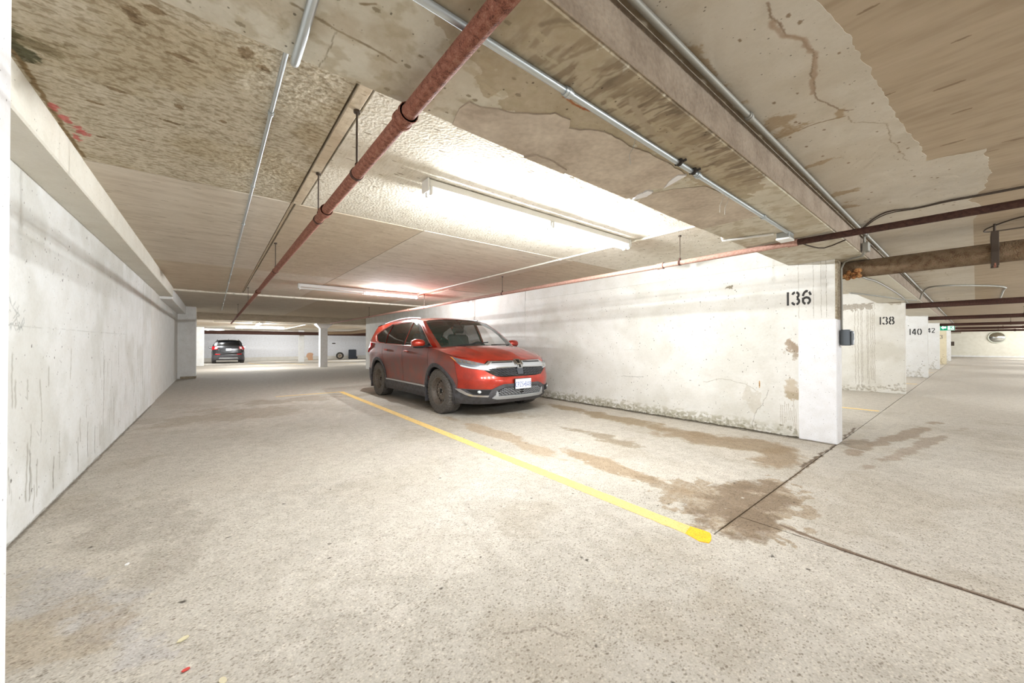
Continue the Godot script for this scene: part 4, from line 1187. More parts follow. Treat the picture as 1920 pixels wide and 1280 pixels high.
func make_marks() -> void:
	var w := get_node("wall_right")
	stencil(w, "136", XR, -1.385, 1.515, 0.155, M.ink, 0.62)
	stencil(get_node("wall_right_001"), "138", 11.5, -1.34, 1.50, 0.17, M.ink, 0.58)
	stencil(get_node("wall_right_002"), "140", 17.75, -1.36, 1.37, 0.2, M.ink, 0.58)
	stencil(get_node("wall_right_003"), "142", 24.1, -1.36, 1.56, 0.2, M.ink, 0.58)
	stencil(get_node("wall_right_004"), "13", 30.3, -1.25, 1.36, 0.2, M.ink_old, 0.6)
	stencil(get_node("wall_right_005"), "3", 36.4, -1.2, 1.25, 0.2, M.ink_old, 0.6)
	# stall lines
	var nz := FastNoiseLite.new()
	nz.seed = 6
	nz.frequency = 6.0
	var k := 0
	for q in [[2.135, 2.245, -1.02, -8.95, 0.052], [8.30, 8.36, -0.96, -9.0, 0.05], [14.7, 14.75, -0.96, -9.0, 0.05], [21.0, 21.05, -0.96, -9.0, 0.05]]:
		var t := thing("stall_line", ["worn yellow stall line painted on the floor beside the orange-red car", "faded yellow stall line ending at the floor joint before the drip-stained wall", "faded yellow stall line before the wall with a crumbling foot", "faded yellow stall line close to the cream-yellow wall"][k], "floor marking")
		var L := PackedVector2Array()
		var R := PackedVector2Array()
		var n := 220
		for i in n + 1:
			var f := float(i) / n
			var z := lerpf(q[2], q[3], f)
			var x := lerpf(q[0], q[1], f)
			L.append(Vector2(x - q[4] + nz.get_noise_2d(z * 3.0, 0) * 0.008, z))
			R.append(Vector2(x + q[4] + nz.get_noise_2d(z * 3.0, 50) * 0.008, z))
		R.reverse()
		L.append_array(R)
		var b := Buf.new()
		b.slab(L, 0.0015, Transform3D(Basis(Vector3.RIGHT, Vector3.BACK, Vector3.UP), Vector3.ZERO), false)
		obj("paint_stripe", b, M.yellow, t)
		if k == 0:
			b = Buf.new()
			b.slab(PackedVector2Array([Vector2(2.085, -1.03), Vector2(2.187, -1.05), Vector2(2.2, -0.98), Vector2(2.2, -0.945), Vector2(2.17, -0.925), Vector2(2.12, -0.905), Vector2(2.08, -0.9), Vector2(2.06, -0.94)]), 0.0022, Transform3D(Basis(Vector3.RIGHT, Vector3.BACK, Vector3.UP), Vector3.ZERO), false)
			obj("fresh_paint_end", b, M.yellow_fresh, t).set_meta("label", "bright yellow fresh end of the line")
		if k == 0:
			b = Buf.new()
			b.slab(ragged([Vector2(1.0, -8.9), Vector2(2.2, -8.86), Vector2(2.2, -8.94), Vector2(1.0, -8.97)], 3, 0.02, 0.05), 0.001, Transform3D(Basis(Vector3.RIGHT, Vector3.BACK, Vector3.UP), Vector3.ZERO), false)
			obj("paint_stripe", b, M.yellow, t)
		k += 1
	# litter near the camera
	var leaf := PackedVector2Array([Vector2(-0.02, -0.004), Vector2(-0.008, -0.012), Vector2(0.01, -0.012), Vector2(0.02, -0.004), Vector2(0.018, 0.006), Vector2(0.004, 0.011), Vector2(-0.014, 0.008)])
	var litter := [["pale_leaf", "small pale dry leaf lying on the floor", Vector3(-0.08, 0.002, -1.80), rgb8(222, 212, 176), 0.9, 0.6], ["candy_wrapper", "tiny red scrap of wrapper on the floor", Vector3(-0.065, 0.002, -1.625), rgb8(206, 70, 62), 0.55, 0.2], ["paper_scrap", "tiny white paper scrap on the floor near the left wall", Vector3(-0.32, 0.002, -2.58), rgb8(244, 244, 244), 0.6, 1.2], ["pale_leaf", "second pale dry leaf beyond the red scrap", Vector3(0.03, 0.002, -1.50), rgb8(212, 202, 172), 0.8, 1.9]]
	for q in litter:
		var b := Buf.new()
		var pts := PackedVector2Array()
		for p in leaf: pts.append(p * float(q[4]))
		b.slab(pts, 0.0035, Transform3D(Basis(Vector3.UP, q[5]) * Basis(Vector3.RIGHT, Vector3.BACK, Vector3.UP) * Basis(Vector3.RIGHT, 0.06), q[2]))
		tag(obj(q[0], b, mat(q[3], 0.7)), q[1], "litter")

# ------------------------------------------------------------------ back area
func column(label: String, x: float, z: float, w: float, cap: bool, m: Material) -> void:
	var y := floor_y(z)
	var top := 2.09
	var t := struct("concrete_column", label)
	var b := Buf.new()
	b.box(Vector3(x, (y + top) * 0.5, z), Vector3(w, top - y, w), 0.012)
	obj("column_shaft", b, m, t)
	if cap:
		b = Buf.new()
		var h := 0.19
		var p := [Vector3(-1, 0, -1), Vector3(1, 0, -1), Vector3(1, 0, 1), Vector3(-1, 0, 1)]
		for k in 4:
			var a: Vector3 = p[k]
			var c: Vector3 = p[(k + 1) % 4]
			var o := Vector3(x, top, z)
			var lo := Vector3(x, top - h - 0.04, z)
			var nn := ((a + c) * 0.5 + Vector3(0, -0.8, 0)).normalized()
			b.quad(lo + a * w * 0.53, lo + c * w * 0.53, o + Vector3(0, -0.04, 0) + c * w * 1.05, o + Vector3(0, -0.04, 0) + a * w * 1.05, nn)
			b.quad(o + Vector3(0, -0.04, 0) + a * w * 1.05, o + Vector3(0, -0.04, 0) + c * w * 1.05, o + c * w * 1.05, o + a * w * 1.05, (a + c).normalized())
		obj("column_capital", b, m, t)

func make_back_area() -> void:
	column("white square column with a flared capital in the back area", 4.31, -20.5, 0.34, true, M.white)
	column("slim white column by the back wall beside the brown scrap", 5.1, -31.3, 0.34, false, M.wall)
	column("pale column standing left of the black car", -0.62, -29.0, 0.4, false, M.wall)
	# long duct across the back, and thinner pipes
	var b := Buf.new()
	b.tube([Vector3(-6.9, 1.83, -30.2), Vector3(16.0, 1.83, -30.2)], 0.12, 14)
	tag(obj("drain_pipe", b, M.rust_dark), "thick dark brown pipe crossing the whole back area below its ceiling", "pipe")
	b = Buf.new()
	b.tube([Vector3(7.2, 1.87, -17.0), Vector3(7.4, 1.86, -27.0), Vector3(6.0, 1.84, -28.5)], 0.11, 14)
	tag(obj("drain_pipe", b, M.drain), "grey-brown pipe slanting in the back area past the wall end", "pipe")
	b = Buf.new()
	b.tube([Vector3(0.0, 1.975, -18.65), Vector3(3.1, 1.975, -18.65), Vector3(3.6, 1.975, -19.6)], 0.02, 8)
	tag(obj("conduit", b, M.pvc), "thin cream conduit along the beam at the far end of the stalls", "conduit")
	b = Buf.new()
	b.tube([Vector3(3.62, 2.05, -20.9), Vector3(3.62, 2.05, -29.0)], 0.025, 8)
	tag(obj("conduit", b, M.pvc), "pale conduit running back from the stalls towards the black car", "conduit")
	# tyre with its wheel, leaning on the wall, and a black seat beside it
	var y := floor_y(-39.0)
	var t := thing("loose_wheel", "old car wheel with brown hub standing against the back wall", "wheel", Vector3(9.75, y, -39.2), -0.45 - PI / 2)
	wheel_parts(t, Vector3(0, 0.35, 0), 0.35, 0.2, 1.0, mat(rgb8(58, 54, 48), 0.9), mat(rgb8(128, 112, 92), 0.6, 0.3), false)
	t = thing("black_chair", "black upholstered seat left against the back wall by the loose wheel", "chair", Vector3(10.85, y, -39.0), -0.35)
	var blk := mat(rgb8(48, 52, 60), 0.75)
	b = Buf.new()
	b.box(Vector3(0, 0.5, -0.12), Vector3(0.72, 0.92, 0.2), 0.05, Transform3D(Basis(Vector3.RIGHT, -0.1), Vector3.ZERO))
	obj("backrest", b, blk, t)
	b = Buf.new()
	b.box(Vector3(0.08, 0.16, 0.22), Vector3(0.82, 0.2, 0.6), 0.05)
	obj("seat", b, blk, t)
	for sx in [-0.28, 0.42]:
		for sz in [0.0, 0.44]:
			b = Buf.new()
			b.box(Vector3(sx, 0.03, sz), Vector3(0.06, 0.06, 0.06), 0.008)
			obj("leg", b, blk, t)
	# crumpled sheet of cardboard
	b = Buf.new()
	b.slab(PackedVector2Array([Vector2(-0.26, 0.0), Vector2(0.22, 0.0), Vector2(0.26, 0.4), Vector2(0.36, 0.52), Vector2(0.3, 0.66), Vector2(0.02, 0.7), Vector2(-0.2, 0.66), Vector2(-0.34, 0.5), Vector2(-0.4, 0.34), Vector2(-0.3, 0.26)]), 0.02, Transform3D(Basis(Vector3.UP, 0.5) * Basis(Vector3.RIGHT, -0.25), Vector3(7.0, floor_y(-38.0), -38.2)))
	tag(obj("cardboard_scrap", b, mat(rgb8(204, 162, 130), 0.85)), "torn brown cardboard propped up near the slim white column", "cardboard")
	# small plates and bits on the back wall
	b = Buf.new()
	b.box(Vector3(9.6, 1.15, -40.96), Vector3(0.3, 0.1, 0.05), 0.01)
	tag(obj("wall_bracket", b, M.iron), "small dark bracket on the back wall above the loose wheel", "bracket")
	for q in [[1.95, -33.2, 2.4, "faded yellow stall line on the floor beside the black car"], [3.6, -33.0, 4.3, "faded yellow line on the floor left of the slim white column"], [6.6, -33.2, 7.2, "faded yellow line on the floor near the brown cardboard"]]:
		b = Buf.new()
		b.slab(PackedVector2Array([Vector2(q[0], q[1]), Vector2(q[0] + 0.1, q[1]), Vector2(q[2] + 0.1, q[1] + 8.0), Vector2(q[2], q[1] + 8.0)]), 0.002, Transform3D(Basis(Vector3.RIGHT, Vector3(0, 0.018, 1).normalized(), Vector3.UP), Vector3(0, floor_y(q[1]) - 0.018 * q[1] + 0.003, 0)), false)
		tag(obj("stall_line", b, M.yellow), q[3], "floor marking")

# ------------------------------------------------------------------ things along the aisle
func make_aisle_things() -> void:
	# exit sign: green panel with arrow, door and running figure
	var t := thing("exit_sign", "green exit sign with white arrow and running figure hung under the beam", "sign", Vector3(27.75, 1.88, -0.82))
	t.scale = Vector3(0.75, 0.9, 0.62)
	var b := Buf.new()
	b.box(Vector3(0.03, 0, 0), Vector3(0.06, 0.34, 0.78), 0.01)
	obj("sign_case", b, mat(rgb8(214, 220, 216), 0.5), t)
	var face := func(pts: Array, th: float, m: Material, called: String):
		var bb := Buf.new()
		var pp := PackedVector2Array()
		for q in pts: pp.append(q)
		bb.slab(pp, th, Transform3D(Basis(Vector3(0, 0, 1), Vector3.UP, Vector3.LEFT), Vector3.ZERO), false)
		return obj(called, bb, m, t)
	var gr := mat(rgb8(0, 150, 110), 0.4)
	gr.emission_enabled = true
	gr.emission = rgb8(0, 150, 112)
	gr.emission_energy_multiplier = 0.5
	var wh := mat(rgb8(235, 255, 248), 0.4)
	wh.emission_enabled = true
	wh.emission = rgb8(225, 255, 245)
	wh.emission_energy_multiplier = 0.8
	face.call([Vector2(-0.37, -0.155), Vector2(0.37, -0.155), Vector2(0.37, 0.155), Vector2(-0.37, 0.155)], 0.004, gr, "sign_face")
	face.call([Vector2(-0.33, 0.0), Vector2(-0.2, 0.11), Vector2(-0.2, 0.05), Vector2(-0.05, 0.05), Vector2(-0.05, -0.05), Vector2(-0.2, -0.05), Vector2(-0.2, -0.11)], 0.007, wh, "sign_arrow")
	face.call([Vector2(0.02, -0.13), Vector2(0.34, -0.13), Vector2(0.34, 0.13), Vector2(0.02, 0.13)], 0.006, wh, "sign_door")
	# the running figure, cut in green
	var fig := Buf.new()
	var tf := Transform3D(Basis(Vector3(0, 0, 1), Vector3.UP, Vector3.LEFT), Vector3(-0.002, 0, 0))
	for st in [[Vector2(0.17, 0.05), Vector2(0.2, -0.02)], [Vector2(0.2, -0.02), Vector2(0.15, -0.06), Vector2(0.17, -0.12)], [Vector2(0.2, -0.02), Vector2(0.24, -0.06), Vector2(0.3, -0.06)], [Vector2(0.17, 0.04), Vector2(0.1, 0.0)], [Vector2(0.18, 0.04), Vector2(0.25, 0.02), Vector2(0.27, 0.06)]]:
		var pl := PackedVector2Array()
		for q in st: pl.append(q)
		for poly in Geometry2D.offset_polyline(pl, 0.014, Geometry2D.JOIN_ROUND, Geometry2D.END_ROUND):
			fig.slab(poly, 0.007, tf, false)
	var hd := PackedVector2Array()
	for k in 12: hd.append(Vector2(0.15 + cos(TAU * k / 12) * 0.022, 0.092 + sin(TAU * k / 12) * 0.022))
	fig.slab(hd, 0.007, tf, false)
	obj("running_figure", fig, gr, t)
	for sz in [-0.25, 0.25]:
		b = Buf.new()
		b.tube([Vector3(0.03, 0.17, sz), Vector3(0.03, 0.26, sz)], 0.008, 6)
		obj("sign_stem", b, M.iron, t)
	# convex mirror on the end wall
	t = thing("convex_mirror", "round convex traffic mirror with a pale rim on the aisle end wall", "mirror", Vector3(49.4, 1.62, 1.15), 0.0)
	var prof := []
	for k in 9:
		var a := k / 8.0
		prof.append(Vector2(0.42 * a, 0.12 * (1.0 - a * a)))
	var ax := Transform3D(Basis(Vector3(0, 0, 1), Vector3.LEFT, Vector3.UP), Vector3.ZERO)
	b = Buf.new()
	b.lathe(prof, ax, 28)
	obj("mirror_dome", b, mat(rgb8(210, 216, 216), 0.06, 1.0), t)
	b = Buf.new()
	b.lathe([Vector2(0.41, 0.0), Vector2(0.425, 0.02), Vector2(0.47, 0.015), Vector2(0.48, -0.03), Vector2(0.41, -0.04)], ax, 28)
	obj("mirror_rim", b, mat(rgb8(216, 218, 200), 0.5), t)
	b = Buf.new()
	b.tube([Vector3(0, 0, 0), Vector3(0.1, 0.1, 0)], 0.03, 8)
	obj("mirror_arm", b, M.iron, t)
	# dark boxes on the last wall ends
	b = Buf.new()
	b.box(Vector3(36.5, 1.1, -0.86), Vector3(0.2, 0.26, 0.13), 0.01)
	tag(obj("wall_box", b, M.iron), "small dark box on the end of the last pale wall", "box")
# ------------------------------------------------------------------ cars
# local frame: x across, y up, z forward; z = 0 halfway between the axles
const NF := 3.2
const NR := 4.5
const AF := 1.15         # where the nose begins to curve in
const AR := 1.45         # where the tail begins to curve in
const KF := 1.1
const KR := 0.86
const UF := AF + KF * PI * 0.5
const UR := -(AR + KR * PI * 0.5)
const AXLE := 1.33
const HUB := 0.36

func curve(tbl: Array, x: float) -> float:
	var n := tbl.size()
	if x <= tbl[0][0]: return tbl[0][1]
	if x >= tbl[n - 1][0]: return tbl[n - 1][1]
	for i in n - 1:
		if x <= tbl[i + 1][0]:
			var a: Array = tbl[maxi(i - 1, 0)]
			var b: Array = tbl[i]
			var c: Array = tbl[i + 1]
			var d: Array = tbl[mini(i + 2, n - 1)]
			var h: float = c[0] - b[0]
			var m0: float = (c[1] - a[1]) / maxf(c[0] - a[0], 1e-5) * h
			var m1: float = (d[1] - b[1]) / maxf(d[0] - b[0], 1e-5) * h
			var t: float = (x - b[0]) / h
			var t2 := t * t
			var t3 := t2 * t
			return (2 * t3 - 3 * t2 + 1) * b[1] + (t3 - 2 * t2 + t) * m0 + (-2 * t3 + 3 * t2) * c[1] + (t3 - t2) * m1
	return 0.0

const NOSE := [[0.2, 2.10], [0.28, 2.19], [0.36, 2.235], [0.47, 2.25], [0.56, 2.262], [0.66, 2.255], [0.74, 2.225], [0.82, 2.205], [0.9, 2.175], [0.96, 2.12], [1.0, 2.06], [1.06, 1.95]]
const TAIL := [[0.2, 2.2], [0.32, 2.29], [0.5, 2.33], [0.62, 2.33], [0.72, 2.29], [0.9, 2.285], [1.05, 2.27], [1.2, 2.21]]
const FLANK := [[0.2, 0.85], [0.28, 0.885], [0.4, 0.893], [0.55, 0.896], [0.7, 0.908], [0.82, 0.92], [0.9, 0.924], [0.97, 0.917], [1.05, 0.9], [1.2, 0.87]]
const BELT := [[-2.3, 1.17], [-1.7, 1.155], [-1.0, 1.115], [0.0, 1.078], [1.0, 1.055], [1.2, 1.05]]
const ROOF_EDGE := [[-2.02, 1.535], [-1.6, 1.575], [-1.0, 1.605], [-0.4, 1.613], [0.0, 1.6], [0.2, 1.578], [0.34, 1.55]]
const A_PILLAR := [[1.12, 1.052], [1.02, 1.122], [0.9, 1.205], [0.75, 1.305], [0.6, 1.4], [0.46, 1.482], [0.34, 1.55]]

func sup(phi: float, n: float) -> float:
	return pow(pow(absf(cos(phi)), n) + pow(absf(sin(phi)), n), -1.0 / n)

# the lower shell, wrapped round the car; u runs along the side and round the ends
func shell(u: float, y: float) -> Vector3:
	var w := curve(FLANK, y)
	var p := Vector3(w, y, u)
	if u > AF:
		var phi := (u - AF) / KF
		var r := sup(phi, NF)
		p = Vector3(w * r * cos(phi), y, AF + (curve(NOSE, y) - AF) * r * sin(phi))
	elif u < -AR:
		var phi := (-AR - u) / KR
		var r := sup(phi, NR)
		p = Vector3(w * r * cos(phi), y, -AR - (curve(TAIL, y) - AR) * r * sin(phi))
	for c in [AXLE, -AXLE]:
		var d := Vector2(p.z - c, y - HUB).length() - 0.44
		if d > -0.15 and absf(p.x) > 0.6:
			p.x += 0.016 * exp(-d * d / 0.006)
	if u > 0.95:   # the nose slopes down
		p.y -= nose_drop(u) * smoothstep(0.25, 0.9, y)
	return p

func nose_drop(u: float) -> float:
	return 0.105 * smoothstep(0.95, 2.0, u)

func u_w(w: float) -> float:  # seen from the front at |x| = w
	var a := minf(absf(w) / 0.915, 1.0)
	return AF + KF * atan2(pow(maxf(1.0 - pow(a, NF), 0.0), 1.0 / NF), a)

func u_a(a: float) -> float:  # seen from the side at z = a
	if a > AF:
		var f := minf((a - AF) / 1.1, 1.0)
		return AF + KF * atan2(f, pow(maxf(1.0 - pow(f, NF), 0.0), 1.0 / NF))
	if a < -AR:
		var f := minf((-AR - a) / 0.86, 1.0)
		return -AR - KR * atan2(f, pow(maxf(1.0 - pow(f, NR), 0.0), 1.0 / NR))
	return a

func u_r(w: float) -> float:  # seen from the rear
	var a := minf(absf(w) / 0.91, 1.0)
	return -AR - KR * atan2(pow(maxf(1.0 - pow(a, NR), 0.0), 1.0 / NR), a)

func hood_rim(w: float) -> float:
	return 0.985 + 0.07 * pow(minf(absf(w) / 0.9, 1.0), 4.0)

func belt(u: float) -> float:
	if u < 1.0: return curve(BELT, maxf(u, -2.3))
	return hood_rim(shell(u, 1.0).x)

# side of the cabin above the belt
func cabin(a: float, y: float) -> Vector3:
	var wb := 0.897
	if a > 0.35:
		wb = lerpf(0.897, 0.80, smoothstep(0.35, 1.15, a))
	elif a < -AR:
		wb *= pow(maxf(1.0 - pow((-AR - a) / 0.86, NR), 0.02), 1.0 / NR)
	var wt := lerpf(0.665, 0.62, smoothstep(-0.6, -2.0, a))
	var y0 := curve(BELT, a)
	var t := clampf((y - y0) / (1.61 - y0), 0.0, 1.1)
	return Vector3(wb - (wb - wt) * pow(t, 1.22), y, a)

# one panel cut out of a surface: region minus holes, in (u, v)
func panel(b: Buf, surf: Callable, side: float, region: PackedVector2Array, holes: Array, off := 0.0, thick := 0.012, cell := 0.06) -> void:
	var lo := region[0]
	var hi := region[0]
	for q in region:
		lo = lo.min(q); hi = hi.max(q)
	var at := func(q: Vector2) -> Array:
		var e := 0.004
		var p: Vector3 = surf.call(q.x, q.y)
		var n: Vector3 = ((surf.call(q.x + e, q.y) as Vector3) - surf.call(q.x - e, q.y)).cross((surf.call(q.x, q.y + e) as Vector3) - surf.call(q.x, q.y - e)).normalized()
		if n.dot(Vector3(p.x, (p.y - 0.7) * 0.3, p.z * 0.4)) < 0.0: n = -n
		p += n * off
		if side < 0.0:
			p.x = -p.x
			n.x = -n.x
		return [p, n]
	var nx := maxi(1, int(ceil((hi.x - lo.x) / cell)))
	var ny := maxi(1, int(ceil((hi.y - lo.y) / cell)))
	for i in nx:
		for j in ny:
			var a := Vector2(lerpf(lo.x, hi.x, float(i) / nx), lerpf(lo.y, hi.y, float(j) / ny))
			var c := Vector2(lerpf(lo.x, hi.x, float(i + 1) / nx), lerpf(lo.y, hi.y, float(j + 1) / ny))
			var polys: Array = Geometry2D.intersect_polygons(PackedVector2Array([a, Vector2(c.x, a.y), c, Vector2(a.x, c.y)]), region)
			for h in holes:
				var next := []
				for q in polys:
					next.append_array(Geometry2D.clip_polygons(q, h))
				polys = next
			for q: PackedVector2Array in polys:
				var ix := Geometry2D.triangulate_polygon(q)
				if ix.is_empty(): continue
				var pn := []
				for m in q: pn.append(at.call(m))
				for k in range(0, ix.size(), 3):
					var r: Array = pn[ix[k]]; var s: Array = pn[ix[k + 1]]; var t: Array = pn[ix[k + 2]]
					b.tri(r[0], s[0], t[0], r[1], s[1], t[1])
	if thick > 0.0:
		var loops := [region]
		loops.append_array(holes)
		for loop: PackedVector2Array in loops:
			for k in loop.size():
				var a := loop[k]
				var c := loop[(k + 1) % loop.size()]
				var n := maxi(1, int((c - a).length() / cell))
				for m in n:
					var p0: Array = at.call(a.lerp(c, float(m) / n))
					var p1: Array = at.call(a.lerp(c, float(m + 1) / n))
					if loop != region and not Geometry2D.is_point_in_polygon(a.lerp(c, (m + 0.5) / n), region): continue
					var nn: Vector3 = ((p1[0] as Vector3) - p0[0]).cross(p0[1]).normalized()
					b.quad(p0[0], p1[0], p1[0] - p1[1] * thick, p0[0] - p0[1] * thick, nn)

func circle_u(a: float, y: float, r: float) -> PackedVector2Array:
	var out := PackedVector2Array()
	for k in 28:
		var t := TAU * k / 28.0
		out.append(Vector2(u_a(a + cos(t) * r), y + sin(t) * r))
	return out

func fv(pts: Array) -> PackedVector2Array:  # front-view points (x, y) to (u, y)
	var out := PackedVector2Array()
	for p in pts: out.append(Vector2(u_w(p[0]), p[1]))
	return out

func rv(pts: Array) -> PackedVector2Array:  # rear-view points
	var out := PackedVector2Array()
	for p in pts: out.append(Vector2(u_r(p[0]), p[1]))
	return out

func sv(pts: Array) -> PackedVector2Array:  # side-view points
	var out := PackedVector2Array()
	for p in pts: out.append(Vector2(u_a(p[0]), p[1]))
	return out

func pv(pts: Array) -> PackedVector2Array:
	var out := PackedVector2Array()
	for p in pts: out.append(Vector2(p[0], p[1]))
	return out

# region under the belt between two u values, from y0 up
func strip_region(u0: float, u1: float, y0: float) -> PackedVector2Array:
	var out := PackedVector2Array([Vector2(u0, y0), Vector2(u1, y0)])
	var n := maxi(2, int((u1 - u0) / 0.06))
	for k in n + 1:
		var u := lerpf(u1, u0, float(k) / n)
		out.append(Vector2(u, belt(u)))
	return out

# both halves of a panel that crosses the centre line of an end
func both(b: Buf, region: PackedVector2Array, off: float, thick := 0.012, cell := 0.06, holes := []) -> void:
	panel(b, shell, 1.0, region, holes, off, thick, cell)
	panel(b, shell, -1.0, region, holes, off, thick, cell)

func ellipsoid(b: Buf, c: Vector3, r: Vector3, pw := 2.0, t := Transform3D.IDENTITY) -> void:
	var nu := 16
	var nv := 10
	var pt := func(i: int, j: int) -> Array:
		var th := TAU * i / nu
		var ph := PI * j / nv - PI * 0.5
		var e := 2.0 / pw
		var f := func(x: float): return signf(x) * pow(absf(x), e)
		var q := Vector3(f.call(cos(ph)) * f.call(cos(th)), f.call(sin(ph)), f.call(cos(ph)) * f.call(sin(th)))
		var n := Vector3(cos(ph) * cos(th) / r.x, sin(ph) / r.y, cos(ph) * sin(th) / r.z).normalized()
		return [t * (c + q * r), t.basis * n]
	for i in nu:
		for j in nv:
			var p: Array = pt.call(i, j); var q: Array = pt.call(i + 1, j); var s: Array = pt.call(i + 1, j + 1); var w: Array = pt.call(i, j + 1)
			b.quad4(p[0], q[0], s[0], w[0], p[1], q[1], s[1], w[1])

# grid surface from a function of two parameters in 0..1
func sheet(b: Buf, f: Callable, nu: int, nv: int, up: Vector3) -> void:
	var P := []
	var N := []
	for i in nu + 1:
		for j in nv + 1:
			var u := float(i) / nu
			var v := float(j) / nv
			var e := 0.01
			P.append(f.call(u, v))
			var n: Vector3 = ((f.call(minf(u + e, 1), v) as Vector3) - f.call(maxf(u - e, 0), v)).cross((f.call(u, minf(v + e, 1)) as Vector3) - f.call(u, maxf(v - e, 0))).normalized()
			N.append(n if n.dot(up) > 0 else -n)
	var m := nv + 1
	for i in nu:
		for j in nv:
			var k := i * m + j
			b.quad4(P[k], P[k + m], P[k + m + 1], P[k + 1], N[k], N[k + m], N[k + m + 1], N[k + 1])

func wheel_parts(t: Node, at: Vector3, r: float, wid: float, out: float, tyre: Material, rim: Material, detail: bool) -> void:
	var w := part("wheel", t) if detail else t
	var h := wid * 0.5
	var prof := [Vector2(r * 0.60, -h * 0.84), Vector2(r * 0.66, -h), Vector2(r * 0.74, -h * 1.02), Vector2(r * 0.86, -h * 1.03), Vector2(r * 0.94, -h * 0.96), Vector2(r * 0.98, -h * 0.8), Vector2(r * 0.985, 0), Vector2(r * 0.98, h * 0.8), Vector2(r * 0.94, h * 0.96), Vector2(r * 0.86, h * 1.03), Vector2(r * 0.74, h * 1.02), Vector2(r * 0.66, h), Vector2(r * 0.60, h * 0.84)]
	var ax := Transform3D(Basis(Vector3(0, 0, 1), Vector3(out, 0, 0), Vector3(0, out, 0)), at)
	var b := Buf.new()
	b.lathe(prof, ax, 40)
	if detail:   # shoulder lugs and centre blocks of a winter tyre
		for k in 46:
			var tr := ax * Transform3D(Basis(Vector3.UP, TAU * k / 46.0), Vector3.ZERO)
			for s in [-1.0, 1.0]:
				b.box(Vector3(r * 0.965, s * h * 0.72, 0), Vector3(r * 0.06, h * 0.5, 0.03), 0.003, tr)
				b.box(Vector3(r * 0.985, s * h * 0.22, 0.012 * s), Vector3(r * 0.03, h * 0.3, 0.034), 0.003, tr)
	obj("tyre", b, tyre, w)
	b = Buf.new()
	b.lathe([Vector2(r * 0.57, -h * 0.7), Vector2(r * 0.6, h * 0.6), Vector2(r * 0.645, h * 0.84), Vector2(r * 0.645, h * 0.93), Vector2(r * 0.615, h * 0.93), Vector2(r * 0.59, h * 0.78), Vector2(r * 0.565, h * 0.4), Vector2(r * 0.52, h * 0.3), Vector2(r * 0.49, h * 0.33)], ax, 40)
	obj("rim", b, rim, w)
	b = Buf.new()
	b.lathe([Vector2(r * 0.41, h * 0.36), Vector2(r * 0.36, h * 0.42), Vector2(r * 0.3, h * 0.36), Vector2(r * 0.2, h * 0.34), Vector2(r * 0.17, h * 0.4), Vector2(r * 0.1, h * 0.44), Vector2(0.0, h * 0.44)], ax, 40)
	obj("hub_disc", b, rim, w)
	if detail:
		b = Buf.new()   # the webs between the holes of a steel wheel
		for k in 16:
			var tr := ax * Transform3D(Basis(Vector3.UP, TAU * k / 16.0), Vector3.ZERO)
			b = Buf.new()
			b.box(Vector3(r * 0.45, h * 0.345, 0), Vector3(r * 0.1, 0.008, 0.026), 0.002, tr)
			obj("steel_web", b, rim, w)
		for k in 5:
			var tr := ax * Transform3D(Basis(Vector3.UP, TAU * k / 5.0), Vector3.ZERO)
			b = Buf.new()
			b.tube([tr * Vector3(r * 0.155, h * 0.36, 0), tr * Vector3(r * 0.155, h * 0.6, 0)], 0.011, 6)
			obj("lug_nut", b, M.car_chrome, w)
		b = Buf.new()
		b.lathe([Vector2(0.032, h * 0.4), Vector2(0.03, h * 0.56), Vector2(0.0, h * 0.58)], ax, 14)
		obj("hub_cap", b, M.car_dark, w)
		b = Buf.new()   # brake drum seen through the holes
		b.lathe([Vector2(r * 0.55, -h * 0.6), Vector2(r * 0.55, h * 0.1), Vector2(0.0, h * 0.1)], ax, 20)
		obj("brake_drum", b, M.car_dark, w)

func car_materials() -> void:
	M.car_chrome = mat(rgb8(214, 216, 220), 0.18, 1.0)
	M.car_satin = mat(rgb8(190, 193, 197), 0.35, 0.45)
	M.lamp_bowl = mat(rgb8(126, 132, 140), 0.3, 0.4)
	M.car_dark = mat(rgb8(24, 24, 26), 0.7)
	M.car_trim = mat(rgb8(70, 72, 78), 0.7)
	M.car_clad = tiled(T.dust, Vector3(2, 2, 2), 0.75, null, 0.0, rgb8(84, 84, 89))
	M.car_gloss = mat(rgb8(14, 14, 16), 0.12)
	M.tyre = tiled(T.dust, Vector3(4, 4, 4), 0.9, null, 0.0, rgb8(104, 101, 98))
	M.steel_wheel = tiled(T.dust, Vector3(5, 5, 5), 0.55, null, 0.0, rgb8(118, 110, 102))
	M.seat = mat(rgb8(52, 50, 50), 0.8)
	M.amber = mat(rgb8(236, 140, 30), 0.25)
	M.lens_red = mat(rgb8(190, 26, 34), 0.15)
	M.lens_white = mat(rgb8(236, 232, 232), 0.15)
	M.lamp_white = mat(rgb8(232, 238, 242), 0.15, 0.3)
	var gl := func(c: Color, a: float):
		var m := mat(Color(c.r, c.g, c.b, a), 0.03)
		m.transparency = BaseMaterial3D.TRANSPARENCY_ALPHA
		return m
	M.glass_clear = gl.call(rgb8(60, 110, 92), 0.13)
	M.glass_dark = gl.call(rgb8(10, 12, 13), 0.82)
	M.glass_lens = gl.call(rgb8(240, 244, 248), 0.02)

